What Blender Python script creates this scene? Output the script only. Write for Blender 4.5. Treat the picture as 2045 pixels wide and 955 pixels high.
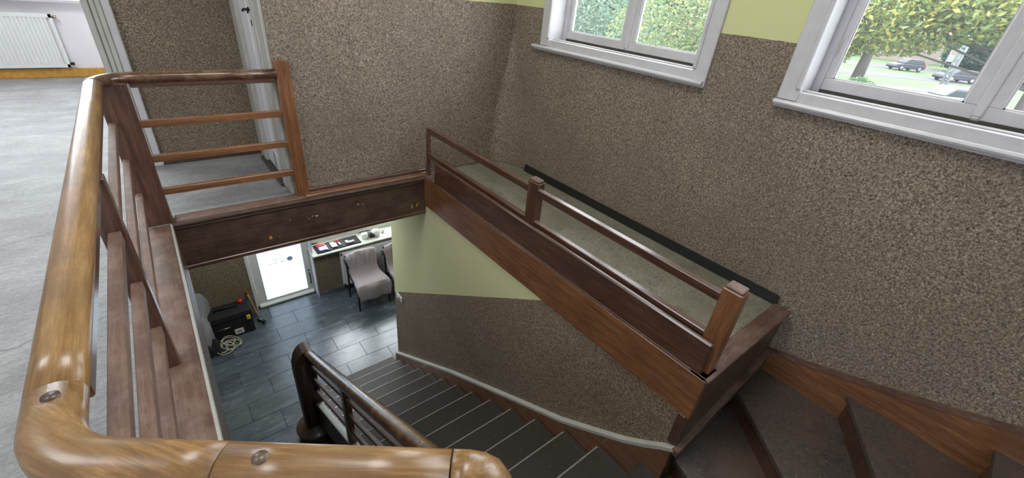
import bpy, bmesh, math, random
from mathutils import Vector, Matrix
random.seed(7)
for o in list(bpy.data.objects): bpy.data.objects.remove(o)
S = bpy.context.scene
COL = S.collection

# ------------------------------------------------------------------ camera
cam_d = bpy.data.cameras.new('camera'); cam = bpy.data.objects.new('camera', cam_d); COL.objects.link(cam)
cam_d.sensor_width = 36; cam_d.lens = 15.0017; cam_d.clip_start = 0.05; cam_d.clip_end = 600
R3 = Matrix(((0.7829, 0.25, -0.5698), (-0.6156, 0.4445, -0.6508), (0.0906, 0.8602, 0.5019)))
cam.matrix_world = Matrix.Translation((0, 0, 1.5)) @ R3.to_4x4()
S.camera = cam
# ------------------------------------------------------------------ exposure, sky, lights
S.view_settings.view_transform = 'Standard'; S.view_settings.look = 'None'
S.view_settings.exposure = 1.05; S.view_settings.gamma = 1; S.view_settings.use_curve_mapping = False
SKY = 5.0
w = bpy.data.worlds.new('overcast_sky'); S.world = w; w.use_nodes = True
nt = w.node_tree; nt.nodes.clear()
wo = nt.nodes.new('ShaderNodeOutputWorld'); bg = nt.nodes.new('ShaderNodeBackground')
tc = nt.nodes.new('ShaderNodeTexCoord'); sx = nt.nodes.new('ShaderNodeSeparateXYZ'); cr = nt.nodes.new('ShaderNodeValToRGB')
nt.links.new(tc.outputs['Generated'], sx.inputs[0]); nt.links.new(sx.outputs['Z'], cr.inputs[0])
cr.color_ramp.elements[0].position = 0.0; cr.color_ramp.elements[0].color = (0.86, 0.90, 0.93, 1)
cr.color_ramp.elements[1].position = 0.6; cr.color_ramp.elements[1].color = (0.95, 0.98, 1.0, 1)
nt.links.new(cr.outputs[0], bg.inputs[0]); bg.inputs[1].default_value = SKY
nt.links.new(bg.outputs[0], wo.inputs[0])

def area(name, loc, target, sx_, sy_, energy, col=(1, 1, 1), portal=False):
    l = bpy.data.lights.new(name, 'AREA'); l.shape = 'RECTANGLE'; l.size = sx_; l.size_y = sy_
    l.energy = energy; l.color = col
    if portal: l.cycles.is_portal = True
    o = bpy.data.objects.new(name, l); COL.objects.link(o); o.location = loc
    d = Vector(target) - Vector(loc)
    up = Vector((0, 0, 1)) if abs(d.normalized().z) < .95 else Vector((0, 1, 0))
    z = -d.normalized(); x = up.cross(z).normalized(); y = z.cross(x)
    o.matrix_world = Matrix.Translation(loc) @ Matrix((x, y, z)).transposed().to_4x4()
    return o
# daylight portals in the window openings (size x = horizontal, y = vertical)
area('daylight_window', (2.98, 2.15, 2.1), (0, 2.15, 2.1), 1.34, 1.86, 1, portal=True)
area('daylight_window', (2.98, 0.2, 2.1), (0, 0.2, 2.1), 1.34, 1.86, 1, portal=True)
area('daylight_window', (2.98, -1.75, 2.1), (0, -1.75, 2.1), 1.34, 1.86, 1, portal=True)
area('daylight_window', (-1.3, 8.4, 1.7), (-1.3, 0, 1.7), 2.0, 1.6, 1, portal=True)
area('daylight_window', (-4.45, -1.8, 1.8), (0, -1.8, 1.8), 2.2, 2.0, 1, portal=True)
area('daylight_window', (2.35, 6.6, -1.55), (2.35, 0, -1.55), 2.0, 1.6, 1, portal=True)
area('daylight_window', (0.85, 6.62, -2.1), (0.85, 0, -2.1), 0.95, 2.1, 1, portal=True)

# large soft fill lights, added to brighten the interior (housings further down)
area('fill_light', (.75, 1.3, 3.46), (.75, 1.3, 0), 1.1, 1.1, 25, (1, .97, .93))
area('fill_light', (-2.0, 2.2, 3.46), (-2.0, 2.2, 0), 1.1, 1.1, 26, (.96, .98, 1))
area('fill_light', (-1.4, 5.8, 3.46), (-1.4, 5.8, 0), 1.1, 1.1, 42, (.96, .98, 1))
area('fill_light', (.9, 4.9, -.375), (.9, 4.9, -3), .9, .9, 15, (.93, .97, 1))

# ------------------------------------------------------------------ material helpers
MATS = {}
class NT:
    def __init__(s, name):
        s.m = bpy.data.materials.new(name); s.m.use_nodes = True; s.t = s.m.node_tree; s.t.nodes.clear()
        s.o = s.n('OutputMaterial'); s.b = s.n('BsdfPrincipled'); s.l(s.b.outputs[0], s.o.inputs[0])
        s.tc = s.n('TexCoord'); MATS[name] = s.m
    def n(s, k, **kw):
        nd = s.t.nodes.new('ShaderNode' + k)
        for a, v in kw.items(): setattr(nd, a, v)
        return nd
    def l(s, a, b): s.t.links.new(a, b)
    def map(s, scale, rot=(0, 0, 0)):
        mp = s.n('Mapping'); mp.inputs['Scale'].default_value = scale; mp.inputs['Rotation'].default_value = rot
        s.l(s.tc.outputs['Object'], mp.inputs[0]); return mp.outputs[0]
    def noise(s, v, scale, detail=4, rough=.55, dist=0):
        nn = s.n('TexNoise'); nn.inputs['Scale'].default_value = scale; nn.inputs['Detail'].default_value = detail
        nn.inputs['Roughness'].default_value = rough; nn.inputs['Distortion'].default_value = dist
        s.l(v, nn.inputs['Vector']); return nn.outputs['Fac']
    def ramp(s, f, stops):
        r = s.n('ValToRGB'); e = r.color_ramp.elements
        while len(e) < len(stops): e.new(.5)
        for i, (p, c) in enumerate(stops):
            e[i].position = p; e[i].color = (*c, 1) if len(c) == 3 else c
        s.l(f, r.inputs[0]); return r.outputs[0]
    def mix(s, f, a, b, mode='MIX'):
        mx = s.n('MixRGB', blend_type=mode)
        for i, x in ((0, f), (1, a), (2, b)):
            if isinstance(x, (int, float)): mx.inputs[i].default_value = x
            elif isinstance(x, tuple): mx.inputs[i].default_value = (*x, 1)
            else: s.l(x, mx.inputs[i])
        return mx.outputs[0]
    def math(s, op, a, b=None, c=None):
        m = s.n('Math', operation=op)
        for i, x in enumerate((a, b, c)):
            if x is None: continue
            if isinstance(x, (int, float)): m.inputs[i].default_value = x
            else: s.l(x, m.inputs[i])
        return m.outputs[0]
    def col(s, c):
        if isinstance(c, tuple): s.b.inputs['Base Color'].default_value = (*c, 1)
        else: s.l(c, s.b.inputs['Base Color'])
    def rough(s, r):
        if isinstance(r, (int, float)): s.b.inputs['Roughness'].default_value = r
        else: s.l(r, s.b.inputs['Roughness'])
    def bump(s, h, strength=.3, dist=.01):
        bp = s.n('Bump'); bp.inputs['Strength'].default_value = strength; bp.inputs['Distance'].default_value = dist
        s.l(h, bp.inputs['Height']); s.l(bp.outputs[0], s.b.inputs['Normal'])

def wood(name, dark, mid, light, rough=.4, coat=0, axis='X', wear=None, wearamt=.5):
    m = NT(name)
    st = {'X': (1.2, 16, 16), 'Y': (16, 1.2, 16), 'Z': (16, 16, 1.2)}[axis]
    v = m.map(st)
    g = m.noise(v, 3.2, 7, .65, .25)
    g2 = m.noise(m.map(tuple(q * 3 for q in st)), 5, 3, .6)
    c = m.ramp(g, [(.28, dark), (.5, mid), (.72, light)])
    c = m.mix(m.math('MULTIPLY', m.ramp(g2, [(.35, (1, 1, 1)), (.6, (0, 0, 0))]), .45), c, dark)
    big = m.noise(m.tc.outputs['Object'], 3.1, 4)
    c = m.mix(m.ramp(big, [(.35, (.45,) * 3), (.65, (0, 0, 0))]), c, dark)
    if wear:
        wn = m.noise(m.tc.outputs['Object'], 9, 6, .7)
        c = m.mix(m.math('MULTIPLY', m.ramp(wn, [(.46, (0, 0, 0)), (.60, (1, 1, 1))]), wearamt), c, wear)
    m.col(c); m.rough(m.mix(big, (rough - .08,) * 3, (rough + .12,) * 3))
    m.b.inputs['Coat Weight'].default_value = coat; m.b.inputs['Coat Roughness'].default_value = .2
    m.bump(g2, .12, .003); return m.m

RED = ((.035, .015, .010), (.105, .045, .027), (.20, .095, .057))
ORG = ((.085, .034, .014), (.235, .098, .038), (.36, .17, .07))
for ax in 'XYZ':
    wood('dark_wood_' + ax, *RED, rough=.36, coat=.9, axis=ax)
    wood('amber_wood_' + ax, *ORG, rough=.34, coat=.8, axis=ax)
    wood('worn_wood_' + ax, (.07, .037, .026), (.145, .08, .057), (.21, .125, .093), rough=.5, axis=ax, wear=(.30, .22, .18), wearamt=.25)
wood('brown_wood', (.036, .020, .013), (.080, .044, .028), (.135, .078, .05), rough=.45, coat=.3, wear=(.16, .11, .08), wearamt=.25)
wood('handrail_wood', (.12, .056, .020), (.34, .185, .065), (.52, .33, .14), rough=.34, coat=.35, axis='X', wear=(.15, .085, .04), wearamt=.5)
wood('handrail_dark', (.03, .012, .008), (.10, .042, .02), (.19, .09, .045), rough=.25, coat=.5, axis='X', wear=(.30, .17, .09), wearamt=.35)
wood('base_wood', (.022, .012, .009), (.05, .028, .019), (.09, .05, .032), rough=.5)

def plain(name, c, rough=.5, metal=0, spec=None, var=.0, bump=0, scale=30):
    m = NT(name)
    if var:
        n = m.noise(m.tc.outputs['Object'], scale, 5)
        m.col(m.ramp(n, [(.3, tuple(q * (1 - var) for q in c)), (.7, tuple(min(1, q * (1 + var)) for q in c))]))
        if bump: m.bump(n, bump, .004)
    else: m.col(c)
    m.rough(rough); m.b.inputs['Metallic'].default_value = metal
    return m.m

def mosaic(name, split=None, upper=(.60, .615, .31), tint=(1, 1, 1)):
    """coarse brown grained plaster below, smooth yellow-green paint above the split height"""
    m = NT(name); v = m.tc.outputs['Object']
    n1 = m.noise(v, 108, 3, .7, .8); n2 = m.noise(v, 1.7, 4)
    t = lambda c: tuple(a * b for a, b in zip(c, tint))
    c = m.ramp(n1, [(.36, t((.055, .041, .030))), (.47, t((.175, .136, .100))), (.56, t((.31, .25, .19))), (.68, t((.52, .455, .37)))])
    c = m.mix(m.ramp(n2, [(.35, (.35,) * 3), (.65, (0,) * 3)]), c, t((.13, .10, .075)))
    if split is None:
        m.col(c); m.bump(n1, .5, .006); m.rough(.75); return m.m
    sp = m.n('SeparateXYZ'); m.l(v, sp.inputs[0])
    z0, sl = split     # boundary: z = z0 + sl*y
    wob = m.math('MULTIPLY', m.math('SUBTRACT', m.noise(v, 30, 2), .5), .008)
    zz = m.math('ADD', m.math('SUBTRACT', sp.outputs['Z'], m.math('MULTIPLY', sp.outputs['Y'], sl)), wob)
    f = m.math('GREATER_THAN', zz, z0)
    pn = m.noise(v, 140, 3)
    pc = m.mix(m.noise(v, 2, 3), tuple(q * .94 for q in upper), upper)
    m.col(m.mix(f, c, pc))
    h = m.mix(f, n1, m.math('MULTIPLY', pn, .25))
    m.bump(h, .5, .006); m.rough(.72); return m.m

YL = 1.397
mosaic('wall_plaster', (YL, 0)); mosaic('niche_plaster', (YL, 0), tint=(.9, .88, .82))
mosaic('stair_wall_plaster', (.697, -.627), tint=(1.0, .93, .85), upper=(.68, .67, .38))
mosaic('foyer_plaster', (-1.78, 0), tint=(.85, .83, .70))
plain('white_wall', (.70, .68, .74), .7, var=.03, bump=.2, scale=60)
plain('white_ceiling', (.78, .77, .73), .8)
plain('white_paint', (.55, .54, .56), .32, var=.06, scale=14)
plain('grey_paint', (.46, .46, .42), .4, var=.08, scale=9)
plain('door_white', (.76, .76, .80), .28, var=.04, scale=9)
plain('dark_brown', (.07, .06, .05), .8)
plain('pvc', (.62, .62, .58), .35)
plain('radiator_white', (.74, .75, .77), .35)
plain('ochre', (.52, .27, .05), .5, var=.2, scale=20)
plain('black_skirting', (.012, .013, .012), .55, var=.3)
plain('brass', (.5, .42, .32), .4, 1); plain('dark_metal', (.03, .03, .035), .35, .6)
plain('steel', (.55, .55, .56), .3, 1); plain('black', (.008, .008, .009), .7)
plain('black_fabric', (.014, .013, .016), .85, var=.3, bump=.4, scale=120)
plain('red', (.55, .02, .015), .4); plain('yellow', (.75, .48, .02), .4); plain('white_plastic', (.8, .8, .78), .35)
plain('paper', (.75, .76, .74), .6); plain('grey_text', (.42, .46, .52), .6); plain('faint_text', (.60, .64, .70), .6); plain('rope', (.62, .56, .40), .8, var=.15, scale=200)
plain('hatchet_wood', (.30, .20, .11), .55, var=.2); plain('iron', (.10, .10, .11), .4, .8)
plain('blue_screen', (.12, .16, .38), .3); plain('stone_sill', (.60, .64, .60), .3, var=.06)
plain('lamp_green', (.35, .55, .2), .4)
plain('ochre_paint', (.62, .30, .03), .6); plain('pale_paint', (.40, .35, .31), .6)
plain('edge_highlight_grey', (.30, .29, .28), .35, .3, var=.15)

def concrete():
    m = NT('concrete'); v = m.tc.outputs['Object']
    n = m.noise(m.map((1, 1.8, 1), (0, 0, .5)), 2.4, 9, .62, .4); f = m.noise(v, 55, 5, .7); f2 = m.noise(m.map((1, 5, 1), (0, 0, .25)), 14, 5, .7)
    c = m.ramp(n, [(.34, (.13, .135, .14)), (.5, (.25, .26, .27)), (.66, (.40, .41, .42))])
    c = m.mix(.5, c, m.ramp(f, [(.3, (.13, .13, .13)), (.7, (.40, .40, .40))]))
    c = m.mix(m.ramp(f2, [(.36, (.5,) * 3), (.5, (0,) * 3)]), c, (.13, .13, .13))
    sp = m.n('SeparateXYZ'); m.l(v, sp.inputs[0])
    wob = m.math('MULTIPLY', m.math('SUBTRACT', m.noise(m.map((1, 0, 0)), 5, 4, .6), .5), .16)
    for y0, sl in ((4.43, .12), (3.68, .42), (2.42, .18), (5.98, .1)):
        d = m.math('ABSOLUTE', m.math('SUBTRACT', m.math('ADD', sp.outputs['Y'], wob), m.math('ADD', m.math('MULTIPLY', sp.outputs['X'], sl), y0)))
        c = m.mix(m.math('MULTIPLY', m.math('LESS_THAN', d, .005), .55), c, (.05, .05, .055))
    m.col(c); m.rough(.5); m.bump(m.math('ADD', n, m.math('MULTIPLY', f, .3)), .25, .012)
concrete()
def lino(name, a, b, red, amt):
    m = NT(name); v = m.tc.outputs['Object']
    n = m.noise(v, 3.3, 6, .65, .5); n2 = m.noise(v, 60, 5, .7); n3 = m.noise(v, 5.1, 6, .7)
    c = m.ramp(n2, [(.3, a), (.7, b)])
    c = m.mix(m.math('MULTIPLY', m.ramp(n, [(.45, (0,) * 3), (.6, (1,) * 3)]), amt), c, red)
    c = m.mix(m.ramp(n3, [(.30, (.6,) * 3), (.45, (0,) * 3)]), c, (.02, .02, .02))
    sp = m.n('TexVoronoi'); sp.inputs['Scale'].default_value = 16; m.l(v, sp.inputs['Vector'])
    c = m.mix(m.math('MULTIPLY', m.math('LESS_THAN', sp.outputs['Distance'], .045), .6), c, (.5, .46, .42))
    m.col(c); m.rough(.45); m.bump(n2, .15, .003)
lino('tread_lino', (.018, .016, .015), (.046, .042, .040), (.045, .037, .020), .5)
lino('winder_lino', (.040, .034, .031), (.115, .092, .080), (.135, .075, .050), .5)
lino('gallery_lino', (.12, .115, .09), (.34, .33, .26), (.17, .155, .11), .6)
def tilem():
    m = NT('slate_tile'); v = m.tc.outputs['Object']
    inf = m.n('ObjectInfo'); ad = m.n('VectorMath', operation='ADD'); m.l(v, ad.inputs[0]); m.l(inf.outputs['Location'], ad.inputs[1])
    mp = m.n('Mapping'); mp.inputs['Scale'].default_value = (1, 3, 1); m.l(ad.outputs[0], mp.inputs[0])
    n = m.noise(mp.outputs[0], 3.5, 8, .65, .5)
    c = m.ramp(n, [(.28, (.045, .058, .072)), (.5, (.080, .098, .118)), (.75, (.125, .145, .165))])
    k = m.math('ADD', m.math('MULTIPLY', inf.outputs['Random'], .35), .82)
    cb = m.n('CombineXYZ'); [m.l(k, cb.inputs[i]) for i in range(3)]
    m.col(m.mix(1, c, cb.outputs[0], 'MULTIPLY')); m.rough(m.ramp(n, [(.3, (.16,) * 3), (.7, (.32,) * 3)])); m.b.inputs['IOR'].default_value = 1.75; m.bump(n, .06, .004)
tilem(); plain('grout', (.015, .018, .022), .8)
def cloth(name, c, scale, ax, strength=.6):
    m = NT(name)
    wv = m.n('TexWave'); wv.bands_direction = ax; wv.inputs['Scale'].default_value = scale; wv.inputs['Distortion'].default_value = .4
    m.l(m.tc.outputs['Object'], wv.inputs['Vector'])
    m.col(m.mix(wv.outputs['Fac'], tuple(q * .72 for q in c), c)); m.rough(.9); m.bump(wv.outputs['Fac'], strength, .006)
cloth('blanket_lilac', (.40, .35, .37), 13, 'X'); cloth('blanket_grey', (.27, .275, .28), 60, 'Z', .3)
def glass(name, tint, haze):
    m = NT(name); t = m.n('BsdfTransparent'); t.inputs[0].default_value = (*tint, 1)
    gl = m.n('BsdfGlossy'); gl.inputs['Roughness'].default_value = .03
    tr = m.n('BsdfTranslucent'); tr.inputs[0].default_value = (.50, .55, .60, 1)
    a = m.n('MixShader'); a.inputs[0].default_value = haze; m.l(t.outputs[0], a.inputs[1]); m.l(tr.outputs[0], a.inputs[2])
    b = m.n('MixShader'); fr = m.n('Fresnel'); fr.inputs[0].default_value = 1.45; ge = m.n('NewGeometry')
    m.l(m.math('MULTIPLY', fr.outputs[0], m.math('SUBTRACT', 1, ge.outputs['Backfacing'])), b.inputs[0])
    m.l(a.outputs[0], b.inputs[1]); m.l(gl.outputs[0], b.inputs[2]); m.l(b.outputs[0], m.o.inputs[0])
glass('window_glass', (.93, .94, .95), .02); glass('frosted_glass', (.28, .31, .34), .8)
# outdoors
def leafm(name, a, b, c):
    m = NT(name); inf = m.n('NewGeometry')
    col = m.ramp(inf.outputs['Random Per Island'], [(0, a), (.6, b), (1, c)])
    m.col(col); m.rough(.5)
    tr = m.n('BsdfTranslucent'); m.l(col, tr.inputs[0]); mx = m.n('MixShader'); mx.inputs[0].default_value = .4
    m.l(m.b.outputs[0], mx.inputs[1]); m.l(tr.outputs[0], mx.inputs[2]); m.l(mx.outputs[0], m.o.inputs[0])
leafm('leaf_yellow_green', (.13, .18, .06), (.22, .27, .09), (.46, .38, .08))
leafm('leaf_pale', (.06, .12, .05), (.11, .19, .08), (.18, .25, .12))
leafm('leaf_blue_green', (.06, .10, .07), (.12, .18, .13), (.19, .26, .19))
leafm('leaf_mixed', (.07, .12, .04), (.14, .19, .08), (.27, .26, .09))
leafm('leaf_dark', (.02, .05, .035), (.035, .075, .05), (.06, .1, .07))
plain('bark', (.06, .05, .045), .9, var=.3); plain('grass', (.038, .070, .016), .9, var=.35, scale=1.5)
plain('asphalt', (.045, .043, .052), .9, var=.1); plain('pavement', (.075, .07, .07), .9, var=.1)
plain('car_paint', (.006, .007, .016), .5); plain('car_silver', (.14, .15, .16), .25, .4); plain('car_glass', (.015, .02, .03), .3); plain('tyre', (.01, .01, .01), .7)
plain('hub', (.3, .3, .3), .3, .6); plain('tail', (.5, .03, .03), .3); plain('pole_paint', (.24, .27, .29), .4)
plain('house_wall', (.16, .13, .11), .8); plain('roof_tile', (.14, .05, .035), .8); plain('sign_white', (.16, .16, .16), .5); plain('sign_brown', (.16, .11, .06), .6)

# ------------------------------------------------------------------ mesh helpers
class MB:
    def __init__(s): s.v = []; s.f = []; s.sm = []
    def add(s, vs, fs, sm=False):
        k = len(s.v); s.v += [tuple(q) for q in vs]; s.f += [tuple(i + k for i in f) for f in fs]; s.sm += [sm] * len(fs); return s
    def box(s, x0, x1, y0, y1, z0, z1):
        x0, x1 = sorted((x0, x1)); y0, y1 = sorted((y0, y1)); z0, z1 = sorted((z0, z1))
        v = [(x, y, z) for z in (z0, z1) for y in (y0, y1) for x in (x0, x1)]
        return s.add(v, [(0, 2, 3, 1), (4, 5, 7, 6), (0, 1, 5, 4), (2, 6, 7, 3), (0, 4, 6, 2), (1, 3, 7, 5)])
    def prism(s, poly, a0, a1, axis='z'):
        n = len(poly)
        def P(p, a):
            return {'z': (p[0], p[1], a), 'x': (a, p[0], p[1]), 'y': (p[0], a, p[1])}[axis]
        v = [P(p, a0) for p in poly] + [P(p, a1) for p in poly]
        f = [tuple(range(n))[::-1], tuple(range(n, 2 * n))] + [(i, (i + 1) % n, n + (i + 1) % n, n + i) for i in range(n)]
        return s.add(v, f)
    def sweep(s, path, prof, up=(0, 0, 1), cap=True, closed=False, smooth=True, scale=None):
        """prof: list of (side, up) offsets; path: list of Vectors"""
        path = [Vector(p) for p in path]; n = len(path); m = len(prof); vs = []
        for i, p in enumerate(path):
            a = path[(i - 1) % n] if closed or i > 0 else p
            b = path[(i + 1) % n] if closed or i < n - 1 else p
            t = (b - a).normalized(); u = Vector(up)
            if abs(t.dot(u)) > .97: u = Vector((0, 1, 0)) if abs(t.y) < .9 else Vector((1, 0, 0))
            sd = t.cross(u).normalized(); uu = sd.cross(t).normalized()
            k = scale[i] if scale else 1
            for q in prof: vs.append(p + sd * q[0] * k + uu * q[1] * k)
        fs = [(i * m + j, i * m + (j + 1) % m, ((i + 1) % n) * m + (j + 1) % m, ((i + 1) % n) * m + j) for i in range(n if closed else n - 1) for j in range(m)]
        if cap and not closed: fs += [tuple(range(m))[::-1], tuple((n - 1) * m + j for j in range(m))]
        return s.add(vs, fs, smooth)
    def tube(s, path, r, n=8, **k):
        return s.sweep(path, [(r * math.cos(2 * math.pi * j / n), r * math.sin(2 * math.pi * j / n)) for j in range(n)], **k)
    def lathe(s, c, prof, n=16, axis='z'):
        vs = []; m = len(prof)
        for i in range(n):
            a = 2 * math.pi * i / n
            for r, h in prof:
                p = (r * math.cos(a), r * math.sin(a), h)
                if axis == 'y': p = (p[0], p[2], p[1])
                if axis == 'x': p = (p[2], p[0], p[1])
                vs.append((c[0] + p[0], c[1] + p[1], c[2] + p[2]))
        fs = [(i * m + j, ((i + 1) % n) * m + j, ((i + 1) % n) * m + j + 1, i * m + j + 1) for i in range(n) for j in range(m - 1)]
        return s.add(vs, fs, True)
    def build(s, name, mat, parent=None, bevel=0, seg=1, frame=None):
        """frame: Matrix of the local space in which the coordinates were written"""
        me = bpy.data.meshes.new(name); me.from_pydata(s.v, [], s.f)
        bm = bmesh.new(); bm.from_mesh(me)
        for i, f in enumerate(bm.faces): f.smooth = s.sm[i]
        bmesh.ops.recalc_face_normals(bm, faces=bm.faces)
        if bevel:
            ed = [e for e in bm.edges if len(e.link_faces) == 2 and e.calc_face_angle(0) > .6]
            bmesh.ops.bevel(bm, geom=ed, offset=bevel, segments=seg, affect='EDGES', profile=.6, clamp_overlap=True)
        bm.to_mesh(me); bm.free()
        me.materials.append(MATS[mat] if isinstance(mat, str) else mat)
        o = bpy.data.objects.new(name, me); COL.objects.link(o)
        if frame is not None: o.matrix_world = frame
        if parent is not None: attach(o, parent)
        return o
WM = {}
def wmat(o):
    m = o.matrix_basis.copy(); p = o.parent
    if p: return wmat(p) @ o.matrix_parent_inverse @ m
    return m
def attach(o, parent):
    o.parent = parent; o.matrix_parent_inverse = wmat(parent).inverted(); return o
def B(*a): return MB().box(*a)
def tag(o, label, cat, group=None):
    o['label'] = label; o['category'] = cat
    if group: o['group'] = group
    return o
def thing(name, label, cat, loc, group=None, rz=0):
    o = bpy.data.objects.new(name, None); COL.objects.link(o); o.location = loc; o.rotation_euler = (0, 0, rz)
    o.empty_display_size = .1
    return tag(o, label, cat, group)
def struct(name, mb, mat, parent=None, bevel=0):
    o = mb.build(name, mat, parent, bevel)
    if parent is None: o['kind'] = 'structure'
    return o
def sempty(name, loc):
    o = bpy.data.objects.new(name, None); COL.objects.link(o); o.location = loc; o['kind'] = 'structure'; o.empty_display_size = .1; return o
def beam(name, p0, p1, wd, ht, mat, parent=None, bevel=.003, up=(0, 0, 1), side=0, vert=0):
    """box whose long axis is local X from p0 to p1; wd across, ht along up"""
    p0 = Vector(p0); p1 = Vector(p1); x = (p1 - p0).normalized(); u = Vector(up)
    y = u.cross(x).normalized(); z = x.cross(y); L = (p1 - p0).length
    fr = Matrix.Translation(p0) @ Matrix((x, y, z)).transposed().to_4x4()
    return MB().box(0, L, -wd / 2 + side, wd / 2 + side, -ht / 2 + vert, ht / 2 + vert).build(name, mat, parent, bevel, frame=fr)
def oval(wd, ht, n=16, flat=.0):
    return [(wd / 2 * math.cos(2 * math.pi * j / n), ht / 2 * math.copysign(abs(math.sin(2 * math.pi * j / n)) ** .8, math.sin(2 * math.pi * j / n))) for j in range(n)]

# ================================================================== LARGE STRUCTURE
FZ = -3.16; CZ = 3.55
# upper concrete floor (slab) around the stairwell
fl = MB()
fl.box(-4.5, -.129, .62, 8.15, -.33, 0)
fl.box(-.129, .62, 3.20, 4.40, -.33, 0)
fl.box(.62, 2.65, 3.30, 4.40, -.33, -.001)
fl.prism([(-4.5, -3.2), (2.65, -3.2), (2.65, -1.02), (.62, -1.02), (.62, 0), (.36, .19), (-.129, .62), (-4.5, .62)], -.33, 0)
struct('floor', fl, 'concrete')
struct('floor', B(1.72, 2.65, .46, 3.29, -.2, -.004), 'gallery_lino')
# foyer floor: dark base and separate slate tiles in running bond
ff = struct('floor', B(-2.6, 3.4, -1.5, 6.6, FZ - .1, FZ - .006), 'grout')
tm = None
ROW = [5.99 - .2985 * i for i in range(-1, 11)]
for r, y1 in enumerate(ROW):
    off = .84 if r % 2 == 1 else .54
    for k in range(-3, 5):
        x0 = off + .6 * k; x1 = x0 + .6
        if x1 < -1 or x0 > 3.1: continue
        ya = y1 - .2985
        if r == 0: 
            pass
        if tm is None:
            tm = MB().box(-.298, .298, -.1475, .1475, -.02, 0)
            base = tm.build('floor_tile', 'slate_tile', None, .0015); o = base
        else:
            o = bpy.data.objects.new('floor_tile', base.data); COL.objects.link(o)
        o.location = ((x0 + x1) / 2, (ya + y1) / 2, FZ + random.uniform(-.0006, .0006)); attach(o, ff)

# window wall with openings
def wall_x(x0, x1, y0, y1, z0, z1, holes):
    m = MB(); hs = sorted(holes); y = y0
    for a, b, c, d in hs:
        m.box(x0, x1, y, a, z0, z1); m.box(x0, x1, a, b, z0, c); m.box(x0, x1, a, b, d, z1); y = b
    m.box(x0, x1, y, y1, z0, z1); return m
def wall_y(y0, y1, x0, x1, z0, z1, holes):
    m = MB(); x = x0
    for a, b, c, d in sorted(holes):
        m.box(x, a, y0, y1, z0, z1)
        if c > z0: m.box(a, b, y0, y1, z0, c)
        m.box(a, b, y0, y1, d, z1); x = b
    m.box(x, x1, y0, y1, z0, z1); return m
WH = [(1.46, 2.84, 1.17, 3.05), (-.48, .89, 1.17, 3.05), (-2.42, -1.06, 1.17, 3.05)]
struct('wall_right', wall_x(2.65, 2.87, -3.2, 3.44, -.33, CZ, WH), 'wall_plaster')
struct('wall_right_lower', MB().box(2.65, 3.0, -1.5, 4.3, FZ, -.33).box(3.0, 3.7, 4.15, 4.3, FZ, -.33).box(3.4, 3.7, 4.3, 6.6, FZ, -.33), 'foyer_plaster')
struct('wall_back', B(.65, 3.0, 3.29, 3.44, 0, CZ), 'wall_plaster')
# rounded plaster fillet in the lower part of the corner
fm = MB(); rings = []
for z, k in ((0, 1), (.2, .97), (.4, .88), (.6, .72), (.8, .5), (1.0, .25), (1.2, .02)):
    wx = .20 * k; wy = .40 * k
    rings.append([(2.652 - wx * (1 - math.sin(t * math.pi / 20)), 3.292 - wy * (1 - math.cos(t * math.pi / 20)), z) for t in range(11)])
vs = [p for r in rings for p in r]
fm.add(vs, [(i * 11 + j, i * 11 + j + 1, i * 11 + 12 + j, i * 11 + 11 + j) for i in range(6) for j in range(10)], True)
struct('wall_corner', fm, 'wall_plaster')
# door wall of the niche, with door opening, and niche back wall / cased opening to the left
DY0, DY1 = 3.565, 4.085
struct('wall_niche_right', wall_x(.65, .78, 3.44, 4.35, 0, CZ, [(DY0, DY1, 0.0, 2.06)]), 'niche_plaster')
struct('wall_niche_back', wall_y(4.35, 4.50, -3.0, .78, 0, CZ, [(-2.3, -.13, 0, 2.4)]), 'niche_plaster')
struct('wall_landing_left', wall_y(4.35, 4.50, -4.5, -3.0, 0, CZ, []), 'white_wall')
struct('wall_closet', MB().box(1.9, 2.0, 3.44, 4.5, 0, CZ).box(.78, 1.9, 4.4, 4.5, 0, CZ), 'white_wall')
struct('wall_far', wall_y(8.15, 8.4, -4.5, .8, 0, CZ, [(-2.3, -.3, .9, 2.5)]), 'white_wall')
struct('wall_far_right', B(.65, .8, 4.5, 8.15, 0, CZ), 'white_wall')
struct('wall_left', wall_x(-4.6, -4.5, -3.2, 8.4, -.33, CZ, [(-2.9, -.7, .8, 2.8)]), 'white_wall')
struct('wall_front', B(-4.6, 3.0, -3.35, -3.2, -.33, CZ), 'white_wall')
struct('ceiling', B(-4.6, 3.0, -3.35, 8.4, CZ, CZ + .15), 'white_ceiling')
# stair wall under the gallery, foyer walls
struct('wall_stair', B(1.70, 1.84, .46, 4.015, FZ, -.26), 'stair_wall_plaster')
struct('wall_stair_end', B(1.84, 2.65, .46, .56, FZ, -.15), 'stair_wall_plaster')
struct('wall_stair_lower', B(1.72, 2.65, -1.1, .46, FZ, -.95), 'foyer_plaster')
struct('wall_foyer_back', wall_y(6.15, 6.40, -2.6, 3.4, FZ, -.33, [(.40, 1.295, FZ, -.75), (1.30, 3.3, -2.33, -.75)]), 'foyer_plaster')
struct('wall_foyer_left', B(-2.7, -2.6, -1.5, 6.6, FZ, -.33), 'foyer_plaster')
struct('wall_foyer_front', B(-2.7, 2.65, -1.6, -1.5, FZ, -.33), 'foyer_plaster')
struct('ceiling_foyer', B(-2.6, 3.7, 3.45, 6.6, -.36, -.33), 'white_ceiling')

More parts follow.
